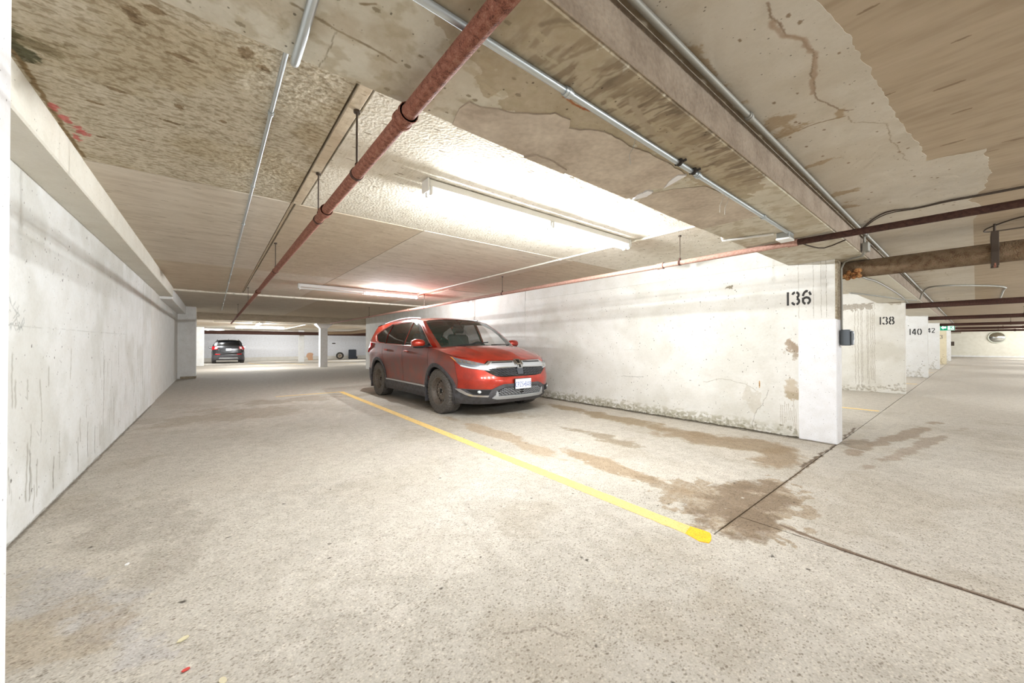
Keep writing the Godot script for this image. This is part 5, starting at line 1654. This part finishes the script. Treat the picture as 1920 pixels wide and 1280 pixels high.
# named options: paint, rear (build the tail in full), plate
func suv(t: Node3D, paint: Material, red: bool) -> void:
	var b := Buf.new()
	var arch_f := circle_u(AXLE, HUB + 0.015, 0.41)
	var arch_r := circle_u(-AXLE, HUB + 0.015, 0.41)
	var g := 0.004
	var flank: Material = dirty_dimmed if dirty_dimmed else paint
	for s in [-1.0, 1.0]:
		var fender_end := u_a(1.80)
		b = Buf.new()
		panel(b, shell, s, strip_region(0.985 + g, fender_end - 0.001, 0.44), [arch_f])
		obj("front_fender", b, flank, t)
		b = Buf.new()
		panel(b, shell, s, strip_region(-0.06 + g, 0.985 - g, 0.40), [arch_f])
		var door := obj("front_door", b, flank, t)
		b = Buf.new()
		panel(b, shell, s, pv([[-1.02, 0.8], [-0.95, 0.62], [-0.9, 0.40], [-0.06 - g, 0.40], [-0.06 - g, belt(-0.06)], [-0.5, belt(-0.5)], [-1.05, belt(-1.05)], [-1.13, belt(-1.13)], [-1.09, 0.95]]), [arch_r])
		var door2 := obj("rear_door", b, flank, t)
		b = Buf.new()
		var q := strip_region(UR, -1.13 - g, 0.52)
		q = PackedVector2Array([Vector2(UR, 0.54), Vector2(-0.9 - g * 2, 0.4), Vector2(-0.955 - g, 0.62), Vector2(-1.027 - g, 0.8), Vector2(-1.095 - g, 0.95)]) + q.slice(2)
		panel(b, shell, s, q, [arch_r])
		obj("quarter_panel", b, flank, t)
		# door handles
		for e in [[0.12, 0.985, door], [-0.9, 1.005, door2]]:
			var c := shell(e[0], e[1])
			b = Buf.new()
			ellipsoid(b, Vector3((c.x + 0.016) * s, e[1], e[0]), Vector3(0.018, 0.018, 0.1), 3.0)
			obj("handle", b, paint, e[2])
		# frame of the cabin side, with the three window openings
		var front_w := pv([[0.86, 1.09], [-0.045, 1.108], [-0.06, 1.545], [0.2, 1.525], [0.42, 1.435], [0.62, 1.305], [0.8, 1.165]])
		var rear_w := pv([[-0.115, 1.112], [-0.96, 1.142], [-1.05, 1.30], [-1.07, 1.535], [-0.6, 1.555], [-0.125, 1.553]])
		var quarter_w := pv([[-1.0, 1.145], [-1.36, 1.165], [-1.55, 1.225], [-1.72, 1.33], [-1.55, 1.42], [-1.12, 1.53], [-1.1, 1.30]])
		var outline := []
		for k in A_PILLAR: outline.append(k)
		for k in 14:
			var a := lerpf(0.3, -2.02, k / 13.0)
			outline.append([a, curve(ROOF_EDGE, a)])
		outline.append_array([[-2.07, 1.45], [-2.12, 1.3], [-2.16, 1.17]])
		for k in 12:
			var a := lerpf(-2.1, 1.05, k / 11.0)
			outline.append([a, curve(BELT, a)])
		b = Buf.new()
		panel(b, cabin, s, pv(outline), [front_w, rear_w, quarter_w], 0.0, 0.014, 0.07)
		obj("cabin_side", b, paint, t)
		b = Buf.new()
		panel(b, cabin, s, pv(outline), [front_w, rear_w, quarter_w], -0.02, 0.0, 0.12)
		obj("pillar_lining", b, M.car_dark, t)
		for e in [["side_window", front_w, M.glass_clear], ["side_window", rear_w, M.glass_dark], ["quarter_window", quarter_w, M.glass_dark]]:
			b = Buf.new()
			panel(b, cabin, s, e[1], [], -0.007, 0.0, 0.12)
			obj(e[0], b, e[2] if red else M.glass_dark, t)
		# black pillar between the doors, bright strip round the windows
		b = Buf.new()
		panel(b, cabin, s, pv([[-0.035, 1.095], [-0.125, 1.1], [-0.135, 1.56], [-0.05, 1.56]]), [], 0.004, 0.004, 0.1)
		obj("door_pillar", b, M.car_gloss, t)
		b = Buf.new()
		panel(b, cabin, s, pv([[-0.955, 1.135], [-1.01, 1.135], [-1.115, 1.30], [-1.13, 1.54], [-1.06, 1.545], [-1.05, 1.30]]), [], 0.003, 0.003, 0.1)
		obj("door_pillar", b, M.car_gloss, t)
		b = Buf.new()
		var path := []
		for e in [[0.93, 1.078], [0.5, 1.086], [-0.3, 1.1], [-0.96, 1.126], [-1.36, 1.148], [-1.56, 1.205], [-1.7, 1.29], [-1.745, 1.335], [-1.7, 1.37]]:
			var c := cabin(e[0], e[1])
			path.append(Vector3((c.x + 0.004) * s, c.y, c.z))
		b.tube(path, 0.009, 6)
		path = []
		for e in [[0.93, 1.08], [0.84, 1.155], [0.64, 1.31], [0.44, 1.448], [0.22, 1.54], [0.0, 1.562], [-0.5, 1.572], [-1.1, 1.555], [-1.55, 1.44], [-1.7, 1.37]]:
			var c := cabin(e[0], e[1])
			path.append(Vector3((c.x + 0.004) * s, c.y, c.z))
		b.tube(path, 0.0065, 6)
		obj("window_strip", b, M.car_chrome, t)
		# ledge between belt and glass
		b = Buf.new()
		sheet(b, func(u, v):
			var a := lerpf(1.1, -2.14, u)
			var p := shell(u_a(a), belt(u_a(a))) if a < 1.0 else shell(a, belt(a))
			var c := cabin(a, curve(BELT, a) + 0.004)
			var m := p.lerp(c, v)
			return Vector3(m.x * s, m.y, m.z), 40, 1, Vector3.UP)
		obj("belt_ledge", b, paint, t)
		# lower cladding, its bright line, arch lips and flap
		b = Buf.new()
		panel(b, shell, s, sv([[1.0, 0.205], [1.0, 0.3], [0.96, 0.41], [-0.93, 0.41], [-0.95, 0.3], [-0.97, 0.205]]), [arch_f, arch_r], 0.012, 0.02)
		obj("sill_cladding", b, M.car_clad, t)
		b = Buf.new()
		panel(b, shell, s, sv([[0.88, 0.388], [0.885, 0.418], [-0.86, 0.418], [-0.86, 0.392]]), [], 0.018, 0.01, 0.1)
		obj("sill_strip", b, M.car_satin if red else M.car_clad, t)
		for c in [AXLE, -AXLE]:
			var ringp := PackedVector2Array()
			for k in 25:
				var an := lerpf(-0.42, PI + 0.42, k / 24.0)
				ringp.append(Vector2(u_a(c + cos(an) * 0.465), HUB + 0.015 + sin(an) * 0.465))
			for k in 25:
				var an := lerpf(PI + 0.42, -0.42, k / 24.0)
				ringp.append(Vector2(u_a(c + cos(an) * 0.402), HUB + 0.015 + sin(an) * 0.402))
			b = Buf.new()
			panel(b, shell, s, ringp, [], 0.011, 0.03, 0.05)
			obj("wheel_arch", b, M.car_clad, t)
			b = Buf.new()   # dark wheel well
			sheet(b, func(u, v):
				var an := lerpf(-0.25, PI + 0.25, u)
				return Vector3(lerpf(0.56, 0.87, v) * s, HUB + 0.015 + sin(an) * 0.43, c + cos(an) * 0.43), 20, 1, Vector3.DOWN)
			b.box(Vector3(0.57 * s, 0.53, c), Vector3(0.02, 0.55, 0.84))
			obj("wheel_well", b, M.car_dark, t)
			wheel_parts(t, Vector3(0.80 * s, HUB, c), HUB, 0.235, s, M.tyre, M.steel_wheel, true)
		b = Buf.new()
		b.box(Vector3(0.845 * s, 0.30, 0.915), Vector3(0.17, 0.3, 0.012), 0.004, Transform3D(Basis.IDENTITY, Vector3.ZERO))
		obj("mud_flap", b, M.car_clad, t)
		b = Buf.new()
		b.box(Vector3(0.845 * s, 0.30, -1.745), Vector3(0.17, 0.28, 0.012), 0.004)
		obj("mud_flap", b, M.car_clad, t)
		# mirror
		var mp := part("wing_mirror", t)
		b = Buf.new()
		ellipsoid(b, Vector3(1.0 * s, 1.135, 0.80), Vector3(0.115, 0.072, 0.085), 2.6)
		obj("mirror_shell", b, paint, mp)
		b = Buf.new()
		ellipsoid(b, Vector3(0.985 * s, 1.085, 0.80), Vector3(0.105, 0.035, 0.075), 2.6)
		b.box(Vector3(0.9 * s, 1.085, 0.84), Vector3(0.14, 0.035, 0.06), 0.012)
		panel(b, cabin, s, pv([[0.96, 1.075], [0.78, 1.075], [0.84, 1.15]]), [], 0.006, 0.004, 0.1)
		obj("mirror_foot", b, M.car_dark, mp)
		b = Buf.new()
		b.box(Vector3(1.0 * s, 1.135, 0.718), Vector3(0.18, 0.1, 0.006), 0.002)
		obj("mirror_glass", b, M.car_chrome, mp)
		# roof rail
		b = Buf.new()
		path = []
		for k in 13:
			var a := lerpf(0.1, -1.75, k / 12.0)
			var lift := 0.028 * pow(sin(PI * clampf(k / 12.0, 0.04, 0.96)), 0.35)
			var c := cabin(a, curve(ROOF_EDGE, a))
			path.append(Vector3((c.x - 0.05) * s, curve(ROOF_EDGE, a) + 0.018 + lift, a))
		b.tube(path, 0.014, 8)
		obj("roof_rail", b, M.car_satin if red else M.car_dark, t)
		# tail lamp
		b = Buf.new()
		panel(b, shell, s, rv([[0.60, 1.14], [0.60, 0.96], [0.86, 0.93]]) + sv([[-1.98, 0.98], [-1.86, 1.08], [-1.88, 1.15]]), [], 0.03, 0.035, 0.06)
		var tl := obj("tail_lamp", b, M.lens_red, t)
		b = Buf.new()
		panel(b, shell, s, rv([[0.62, 1.12], [0.62, 0.99], [0.74, 0.98], [0.74, 1.12]]), [], 0.034, 0.004, 0.06)
		obj("reverse_lens", b, M.lens_white, tl)
	# nose: painted bumper across the front
	b = Buf.new()
	var nose := strip_region(u_a(1.80) + g, UF, 0.40)
	both(b, nose, 0.0)
	obj("front_bumper", b, paint, t)
	# hood
	b = Buf.new()
	sheet(b, func(u, v):
		var w: float = lerpf(-0.895, 0.895, u)
		var aw := absf(w)
		var f := pow(maxf(1.0 - pow(aw / 0.917, NF), 0.0), 1.0 / NF)
		var yb := hood_rim(w)
		var ab := AF + (curve(NOSE, yb) - AF) * f
		var ac := lerpf(1.33, 1.08, pow(aw / 0.8, 2.0)) if aw < 0.8 else lerpf(1.08, 0.99, (aw - 0.8) / 0.095)
		ab = maxf(ab, ac + 0.002)
		var yc := 1.10 - 0.045 * pow(aw / 0.9, 2.0)
		var y := lerpf(yb, yc, pow(1.0 - v, 0.75) * 0.0 + (1.0 - pow(v, 1.7)))
		y += 0.028 * sin(PI * v) * (1.0 - pow(aw / 0.9, 3.0))
		y += 0.012 * exp(-pow((aw - lerpf(0.6, 0.42, v)) / 0.05, 2.0)) * sin(PI * minf(v * 1.3, 1.0))
		y -= nose_drop(u_w(w)) * pow(v, 1.3)
		return Vector3(w, y, lerpf(ac, ab, v)), 48, 24, Vector3.UP)
	obj("hood", b, paint, t)
	# roof, windscreen, tail glass
	var edge := func(s: float, k: float) -> Vector3:   # along the roof edge, 0 front .. 1 rear
		var a := lerpf(0.34, -2.02, k)
		var c := cabin(a, curve(ROOF_EDGE, a))
		return Vector3(c.x * s, c.y, c.z)
	b = Buf.new()
	sheet(b, func(u, v):
		var k: float = v
		var l: Vector3 = edge.call(-1.0, k)
		var r: Vector3 = edge.call(1.0, k)
		var m := l.lerp(r, u)
		var h := 1.0 - pow(absf(u * 2.0 - 1.0), 2.6)
		m.y += 0.056 * h
		m.z += (0.075 * (1.0 - k) - 0.07 * k) * (1.0 - pow(u * 2.0 - 1.0, 2.0))
		return m, 20, 26, Vector3.UP)
	obj("roof", b, paint, t)
	var pillar := func(s: float, v: float) -> Vector3:   # 0 cowl .. 1 roof
		var x := v * (A_PILLAR.size() - 1)
		var i := mini(int(x), A_PILLAR.size() - 2)
		var q := pv([A_PILLAR[i], A_PILLAR[i + 1]])
		var m := q[0].lerp(q[1], x - i)
		var c := cabin(m.x, m.y)
		return Vector3(c.x * s, c.y, c.z)
	b = Buf.new()
	sheet(b, func(u, v):
		var m: Vector3 = (pillar.call(-1.0, v) as Vector3).lerp(pillar.call(1.0, v), u)
		var h := 1.0 - pow(u * 2.0 - 1.0, 2.0)
		m.z += lerpf(0.24, 0.075, v) * h
		m.y += lerpf(0.045, 0.056, v) * h
		return m, 20, 12, Vector3(0, 1, 1))
	obj("windscreen", b, M.glass_clear if red else M.glass_dark, t)
	# dark frit border of the windscreen and pillars' inner face
	for s in [-1.0, 1.0]:
		b = Buf.new()
		sheet(b, func(u, v):
			var m: Vector3 = (pillar.call(s, v) as Vector3).lerp(pillar.call(-s, v), lerpf(0.0, 0.035, u))
			return m + Vector3(0, 0.012, 0.012) * u, 2, 10, Vector3(0, 1, 1))
		obj("pillar_trim", b, paint, t)
	b = Buf.new()
	sheet(b, func(u, v):
		var m: Vector3 = (pillar.call(-1.0, 0.0) as Vector3).lerp(pillar.call(1.0, 0.0), u)
		var h := 1.0 - pow(u * 2.0 - 1.0, 2.0)
		return m + Vector3(0, 0.047 * h - 0.004 - 0.01 * v, 0.245 * h + 0.07 * v * h), 20, 2, Vector3.UP)
	obj("cowl", b, M.car_dark, t)
	b = Buf.new()
	for wp in [[[-0.62, 0.02], [0.05, 0.09]], [[0.08, 0.02], [0.6, 0.07]]]:
		var pts := []
		for k in 5:
			var x := lerpf(wp[0][0], wp[1][0], k / 4.0)
			var h := 1.0 - pow(x / 0.8, 2.0)
			pts.append(Vector3(x, 1.058 + 0.05 * h + wp[1][1] * k / 8.0, 1.13 + 0.235 * h - wp[1][1] * k / 6.0))
		b = Buf.new()
		b.tube(pts, 0.009, 6)
		obj("wiper", b, M.car_dark, t)
	var dp := func(s: float, v: float) -> Vector3:   # rear pillar edge, 0 bottom .. 1 top
		var tbl := [[-2.16, 1.17], [-2.12, 1.3], [-2.07, 1.45], [-2.02, 1.535]]
		var x := v * 3.0
		var i := mini(int(x), 2)
		var q := pv([tbl[i], tbl[i + 1]])
		var m := q[0].lerp(q[1], x - i)
		var c := cabin(m.x, m.y)
		return Vector3(c.x * s, c.y, c.z)
	var back := func(u: float, v: float) -> Vector3:
		var m: Vector3 = (dp.call(-1.0, v) as Vector3).lerp(dp.call(1.0, v), u)
		m.z -= 0.07 * (1.0 - pow(u * 2.0 - 1.0, 2.0))
		return m
	b = Buf.new()
	sheet(b, back, 16, 8, Vector3.FORWARD)
	obj("tailgate_upper", b, paint, t)
	b = Buf.new()
	sheet(b, func(u, v): return back.call(lerpf(0.1, 0.9, u), lerpf(0.12, 0.86, v)) + Vector3(0, 0.0, -0.008), 16, 8, Vector3.FORWARD)
	obj("rear_window", b, M.car_gloss, t)
	b = Buf.new()
	sheet(b, func(u, v): return back.call(lerpf(0.02, 0.98, u), 1.0) + Vector3(0, 0.04 - 0.03 * v, 0.08 - 0.2 * v), 12, 2, Vector3.UP)
	sheet(b, func(u, v): return back.call(lerpf(0.02, 0.98, u), 1.0) + Vector3(0, 0.01 - 0.03 * v, -0.12 + 0.05 * v), 12, 1, Vector3.FORWARD)
	obj("roof_spoiler", b, paint, t)
	b = Buf.new()
	b.tube([Vector3(0, 1.62, -1.75), Vector3(0, 1.70, -1.84)], 0.008, 6)
	obj("antenna", b, M.car_dark, t)
	# inner bulk: keeps light out from below and between the panels
	b = Buf.new()
	b.box(Vector3(0, 0.41, 0), Vector3(1.14, 0.36, 4.1))
	b.box(Vector3(0, 0.41, 0), Vector3(1.7, 0.34, 1.72))
	b.box(Vector3(0, 0.62, 1.5), Vector3(1.1, 0.46, 0.9))
	b.box(Vector3(0, 0.53, 1.9), Vector3(1.3, 0.5, 0.2))
	b.box(Vector3(0, 0.7, -1.95), Vector3(1.5, 0.7, 0.36))
	for s in [-1.0, 1.0]:
		b.box(Vector3(0.84 * s, 0.8, 0.0), Vector3(0.04, 0.5, 1.7))
	b.box(Vector3(0, 0.98, -1.75), Vector3(1.55, 0.05, 0.8))
	obj("under_body", b, M.car_dark, t)
	# cabin
	b = Buf.new()
	sheet(b, func(u, v):
		var l: Vector3 = edge.call(-1.0, v)
		var r: Vector3 = edge.call(1.0, v)
		var m := l.lerp(r, lerpf(0.03, 0.97, u))
		m.y += 0.05 * (1.0 - pow(absf(u * 2.0 - 1.0), 2.6)) - 0.03
		return m, 8, 8, Vector3.DOWN)
	obj("headliner", b, mat(rgb8(120, 116, 110), 0.9), t)
	b = Buf.new()
	ellipsoid(b, Vector3(0, 0.95, 0.88), Vector3(0.78, 0.16, 0.3), 4.0)
	obj("dashboard", b, M.car_dark, t)
	for s in [-0.38, 0.38]:
		var st := part("front_seat", t)
		b = Buf.new()
		b.box(Vector3(s, 0.68, 0.1), Vector3(0.5, 0.16, 0.5), 0.05)
		obj("cushion", b, M.seat, st)
		b = Buf.new()
		b.box(Vector3(0, 0.32, 0), Vector3(0.48, 0.62, 0.13), 0.05, Transform3D(Basis(Vector3.RIGHT, -0.25), Vector3(s, 0.72, -0.12)))
		obj("seat_back", b, M.seat, st)
		b = Buf.new()
		b.box(Vector3(0, 0.74, 0.01), Vector3(0.26, 0.19, 0.1), 0.04, Transform3D(Basis(Vector3.RIGHT, -0.2), Vector3(s, 0.72, -0.12)))
		obj("headrest", b, M.seat, st)
	b = Buf.new()
	b.box(Vector3(0, 0.95, -0.95), Vector3(1.3, 0.55, 0.14), 0.05, Transform3D(Basis(Vector3.RIGHT, -0.25), Vector3(0, 0.05, -0.22)))
	for s in [-0.42, 0.0, 0.42]:
		b.box(Vector3(s, 1.3, -1.27), Vector3(0.24, 0.14, 0.09), 0.03)
	obj("rear_seat", b, M.seat, t)
	b = Buf.new()
	var wh := []
	for k in 21:
		var an := TAU * k / 20.0
		wh.append(Vector3(0.38 + cos(an) * 0.18, 1.0 + sin(an) * 0.165, 0.56 - sin(an) * 0.07))
	b.tube(wh, 0.016, 8, false)
	b.box(Vector3(0.38, 1.0, 0.58), Vector3(0.3, 0.08, 0.05), 0.02)
	obj("steering_wheel", b, M.car_dark, t)
	b = Buf.new()
	b.box(Vector3(0, 1.485, 0.42), Vector3(0.24, 0.065, 0.03), 0.012)
	b.tube([Vector3(0, 1.5, 0.43), Vector3(0, 1.56, 0.5)], 0.01, 6)
	obj("inside_mirror", b, M.car_dark, t)
	# ---- front details
	b = Buf.new()
	both(b, fv([[0.0, 0.97], [0.5, 0.968], [0.6, 0.90], [0.62, 0.855], [0.54, 0.79], [0.44, 0.715], [0.3, 0.70], [0.0, 0.70]]), 0.004, 0.01, 0.06)
	var grille := obj("grille", b, M.car_gloss, t)
	b = Buf.new()
	for row in 6:
		var y := 0.722 + row * 0.0225
		var half := lerpf(0.41, 0.5, row / 5.0)
		var k := 0
		var x := 0.065 + 0.02 * (row % 2)
		while x < half:
			for s in [1.0, -1.0]:
				panel(b, shell, s, fv([[x, y], [x + 0.055, y + 0.0045], [x + 0.055, y + 0.0115], [x, y + 0.007]]), [], 0.011, 0.007, 0.1)
			x += 0.064
			k += 1
	obj("grille_mesh", b, M.car_trim, grille).set_meta("kind", "stuff")
	b = Buf.new()
	panel(b, shell, 1.0, fv([[0.0, 0.845], [0.06, 0.845], [0.05, 0.735], [0.0, 0.735]]), [], 0.012, 0.008)
	panel(b, shell, -1.0, fv([[0.0, 0.845], [0.06, 0.845], [0.05, 0.735], [0.0, 0.735]]), [], 0.012, 0.008)
	obj("sensor_cover", b, M.car_trim, grille)
	b = Buf.new()
	both(b, fv([[0.0, 0.958], [0.49, 0.958], [0.61, 0.875], [0.63, 0.85], [0.55, 0.838], [0.46, 0.852], [0.0, 0.862]]), 0.014, 0.012, 0.06)
	var wing := obj("grille_bar", b, M.car_chrome, grille)
	b = Buf.new()
	for s in [-1.0, 1.0]:
		b = Buf.new()
		panel(b, shell, s, fv([[0.085, 0.945], [0.46, 0.943], [0.535, 0.888], [0.48, 0.868], [0.085, 0.876]]), [], 0.0165, 0.003, 0.06)
		obj("bar_inlay", b, M.car_satin, wing)
		b = Buf.new()
		panel(b, shell, s, fv([[0.10, 0.942], [0.45, 0.940], [0.47, 0.925], [0.10, 0.928]]), [], 0.0185, 0.003, 0.06)
		obj("bar_slot", b, M.car_dark, wing)
	# badge: a rounded frame with a letter H
	var em := part("emblem", grille)
	b = Buf.new()
	both(b, fv([[0.0, 0.968], [0.058, 0.964], [0.066, 0.95], [0.052, 0.862], [0.04, 0.848], [0.0, 0.846]]), 0.020, 0.006, 0.04)
	obj("emblem_back", b, M.car_gloss, em)
	b = Buf.new()
	both(b, fv([[0.0, 0.972], [0.062, 0.968], [0.071, 0.95], [0.056, 0.858], [0.042, 0.843], [0.0, 0.840], [0.0, 0.848], [0.038, 0.851], [0.049, 0.862], [0.062, 0.948], [0.056, 0.959], [0.0, 0.963]]), 0.024, 0.006, 0.04)
	both(b, fv([[0.052, 0.957], [0.034, 0.957], [0.026, 0.914], [0.0, 0.911], [0.0, 0.896], [0.024, 0.897], [0.022, 0.855], [0.038, 0.855], [0.042, 0.9]]), 0.026, 0.006, 0.04)
	obj("emblem_letter", b, M.car_chrome, em)
	for s in [-1.0, 1.0]:
		var lamp := part("headlight", t)
		var shape := fv([[0.50, 0.815], [0.60, 0.828], [0.72, 0.852], [0.8, 0.876]]) + sv([[1.88, 0.915], [1.82, 0.955], [1.74, 1.01]]) + sv([[1.82, 1.008], [1.9, 0.998]]) + fv([[0.76, 0.98], [0.66, 0.95], [0.56, 0.92], [0.53, 0.895], [0.56, 0.868]])
		b = Buf.new()
		panel(b, shell, s, shape, [], 0.005, 0.02, 0.05)
		obj("lamp_bowl", b, M.lamp_bowl, lamp)
		b = Buf.new()
		panel(b, shell, s, fv([[0.505, 0.82], [0.62, 0.836], [0.74, 0.862], [0.82, 0.89]]) + fv([[0.81, 0.905], [0.72, 0.878], [0.66, 0.872], [0.63, 0.895], [0.57, 0.90], [0.545, 0.885], [0.575, 0.862]]), [], 0.012, 0.008, 0.05)
		obj("light_guide", b, M.lamp_white, lamp)
		for k in 5:
			b = Buf.new()
			var w0 := 0.655 + k * 0.036
			var y0 := 0.905 + k * 0.0085
			panel(b, shell, s, fv([[w0, y0], [w0 + 0.027, y0 + 0.006], [w0 + 0.024, y0 + 0.042], [w0 + 0.003, y0 + 0.034]]), [], 0.013, 0.01, 0.05)
			obj("reflector", b, M.car_chrome, lamp)
		b = Buf.new()
		panel(b, shell, s, sv([[1.825, 0.957], [1.752, 1.004], [1.79, 1.004], [1.865, 0.935]]), [], 0.013, 0.01, 0.05)
		obj("corner_lens", b, M.amber, lamp)
		b = Buf.new()
		panel(b, shell, s, shape, [], 0.02, 0.016, 0.05)
		obj("lens", b, M.glass_lens, lamp)
		# lower corner: fog lamp pocket and bright trim
		b = Buf.new()
		panel(b, shell, s, fv([[0.52, 0.462], [0.80, 0.462], [0.735, 0.385], [0.56, 0.378]]), [], 0.014, 0.006, 0.06)
		var fog := obj("fog_pocket", b, M.car_dark, t)
		b = Buf.new()
		var c := shell(u_w(0.665), 0.425)
		ellipsoid(b, Vector3((c.x - 0.012) * s, c.y, c.z - 0.008), Vector3(0.05, 0.028, 0.03), 2.2)
		obj("fog_lens", b, M.lamp_white, fog)
		b = Buf.new()
		panel(b, shell, s, fv([[0.865, 0.468], [0.835, 0.468], [0.79, 0.41], [0.735, 0.374], [0.55, 0.366], [0.56, 0.338], [0.74, 0.345], [0.80, 0.37], [0.84, 0.41]]), [], 0.024, 0.014, 0.05)
		obj("fog_trim", b, M.car_chrome, fog)
	b = Buf.new()
	var skirt := fv([[0.0, 0.565], [0.34, 0.562], [0.42, 0.53], [0.52, 0.47], [0.8, 0.474]]) + sv([[1.74, 0.474], [1.72, 0.34], [1.73, 0.215]]) + fv([[0.7, 0.212], [0.0, 0.212]])
	both(b, skirt, 0.009, 0.03, 0.06)
	var sk := obj("lower_bumper", b, M.car_clad, t)
	b = Buf.new()
	both(b, fv([[0.0, 0.50], [0.33, 0.495], [0.41, 0.45], [0.445, 0.355], [0.0, 0.35]]), 0.013, 0.006, 0.06)
	obj("lower_grille", b, M.car_dark, sk)
	b = Buf.new()
	for row in 6:
		var y := 0.362 + row * 0.022
		var half := lerpf(0.43, 0.35, row / 5.0)
		var x := 0.01 + 0.03 * (row % 2)
		while x < half:
			for s in [1.0, -1.0]:
				panel(b, shell, s, fv([[x, y], [x + 0.05, y + 0.004], [x + 0.05, y + 0.011], [x, y + 0.007]]), [], 0.019, 0.006, 0.1)
			x += 0.062
	obj("lower_mesh", b, M.car_satin if red else M.car_trim, sk).set_meta("kind", "stuff")
	b = Buf.new()
	both(b, fv([[0.0, 0.342], [0.41, 0.346], [0.425, 0.40], [0.445, 0.44], [0.46, 0.36], [0.5, 0.315], [0.42, 0.292], [0.0, 0.285]]), 0.022, 0.016, 0.05)
	obj("skid_strip", b, M.car_satin, sk)
	number_plate(t, Vector3(0, 0.505, 2.292), 0.0, red)
	# ---- tail details
	b = Buf.new()
	both(b, rv([[0.0, 0.56], [0.55, 0.55], [0.84, 0.57]]) + sv([[-1.78, 0.56], [-1.76, 0.36], [-1.78, 0.23]]) + rv([[0.7, 0.23], [0.0, 0.23]]), 0.012, 0.03, 0.08)
	var rb := obj("rear_bumper", b, M.car_clad, t)
	b = Buf.new()
	both(b, rv([[0.0, 0.40], [0.5, 0.40], [0.56, 0.33], [0.0, 0.31]]), 0.02, 0.012, 0.08)
	obj("rear_skid", b, M.car_satin, rb)
	for s in [-1.0, 1.0]:
		b = Buf.new()
		panel(b, shell, s, rv([[0.46, 0.64], [0.74, 0.65], [0.74, 0.60], [0.48, 0.59]]), [], 0.01, 0.008, 0.08)
		obj("rear_reflector", b, M.lens_red, rb)
	b = Buf.new()
	both(b, rv([[0.0, 1.05], [0.5, 1.05], [0.5, 1.02], [0.0, 1.02]]), 0.016, 0.016, 0.08)
	obj("tailgate_bar", b, M.car_dark if red else M.car_trim, t)
	number_plate(t, Vector3(0, 0.93, -2.315), PI, false)

func number_plate(t: Node3D, at: Vector3, turn: float, written: bool) -> void:
	var p := part("number_plate", t)
	var tr := Transform3D(Basis(Vector3.UP, turn), at)
	var b := Buf.new()
	b.box(Vector3(0, 0, -0.012), Vector3(0.32, 0.166, 0.024), 0.004, tr)
	obj("plate_holder", b, M.car_dark, p)
	b = Buf.new()
	b.box(Vector3(0, 0, 0.003), Vector3(0.305, 0.152, 0.004), 0.0015, tr)
	obj("plate_sheet", b, mat(rgb8(234, 238, 244), 0.4), p)
	if written:
		var blue := mat(rgb8(40, 70, 150), 0.5)
		var f := SystemFont.new()
		f.font_names = PackedStringArray(["Droid Sans Mono"])
		for q in [["CPZS", -0.078, 0.155], ["848", 0.088, 0.115]]:
			var tm := TextMesh.new()
			tm.text = q[0]
			tm.font = f
			tm.font_size = 64
			tm.pixel_size = 0.0015
			tm.depth = 0.001
			var o := obj("plate_letters", tm, blue, p)
			var bb := tm.get_aabb()
			var sc: float = q[2] / bb.size.x
			var sy := 0.078 / bb.size.y
			o.transform = tr * Transform3D(Basis.from_scale(Vector3(sc, sy, 1.0)), Vector3(q[1], -0.008, 0.006) - (bb.position + bb.size * 0.5) * Vector3(sc, sy, 0.0))
		b = Buf.new()
		var cr := PackedVector2Array([Vector2(-0.009, -0.012), Vector2(0.009, -0.012), Vector2(0.011, 0.008), Vector2(0.005, 0.0), Vector2(0.0, 0.012), Vector2(-0.005, 0.0), Vector2(-0.011, 0.008)])
		b.slab(cr, 0.001, tr * Transform3D(Basis.IDENTITY, Vector3(0.016, -0.006, 0.005)), false)
		obj("plate_crown", b, blue, p)

var dirty_dimmed: StandardMaterial3D = null

func make_cars() -> void:
	car_materials()
	var paint := tiled(T.dust, Vector3(0.8, 0.8, 0.8), 0.34, null, 0.0, Color(0.74, 0.185, 0.085))
	paint.metallic = 0.45
	paint.clearcoat_enabled = true
	paint.clearcoat = 1.0
	paint.clearcoat_roughness = 0.08
	var car := thing("red_car", "orange-red SUV with black steel wheels parked nose-out against the white wall", "car", Vector3(3.625, 0, -6.53), 0.0)
	car.scale = Vector3(1.0, 0.955, 1.0)
	# the flanks carry a film of road dirt, with dark reflections painted into the colour
	dirty_dimmed = tiled(T.grime_dimmed, Vector3(0.7, 0.7, 0.7), 0.42)
	dirty_dimmed.metallic = 0.3
	dirty_dimmed.clearcoat_enabled = true
	dirty_dimmed.clearcoat = 0.6
	dirty_dimmed.clearcoat_roughness = 0.15
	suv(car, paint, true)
	dirty_dimmed = null
	var black := mat(rgb8(34, 34, 37), 0.3)
	black.clearcoat_enabled = true
	black.clearcoat = 1.0
	black.clearcoat_roughness = 0.06
	car = thing("black_car", "dark grey-black SUV seen from behind in the far back area", "car", Vector3(0.88, floor_y(-36.1), -36.2), PI)
	car.scale = Vector3(1.04, 1.06, 1.04)
	car.rotation.x = 0.018
	suv(car, black, false)
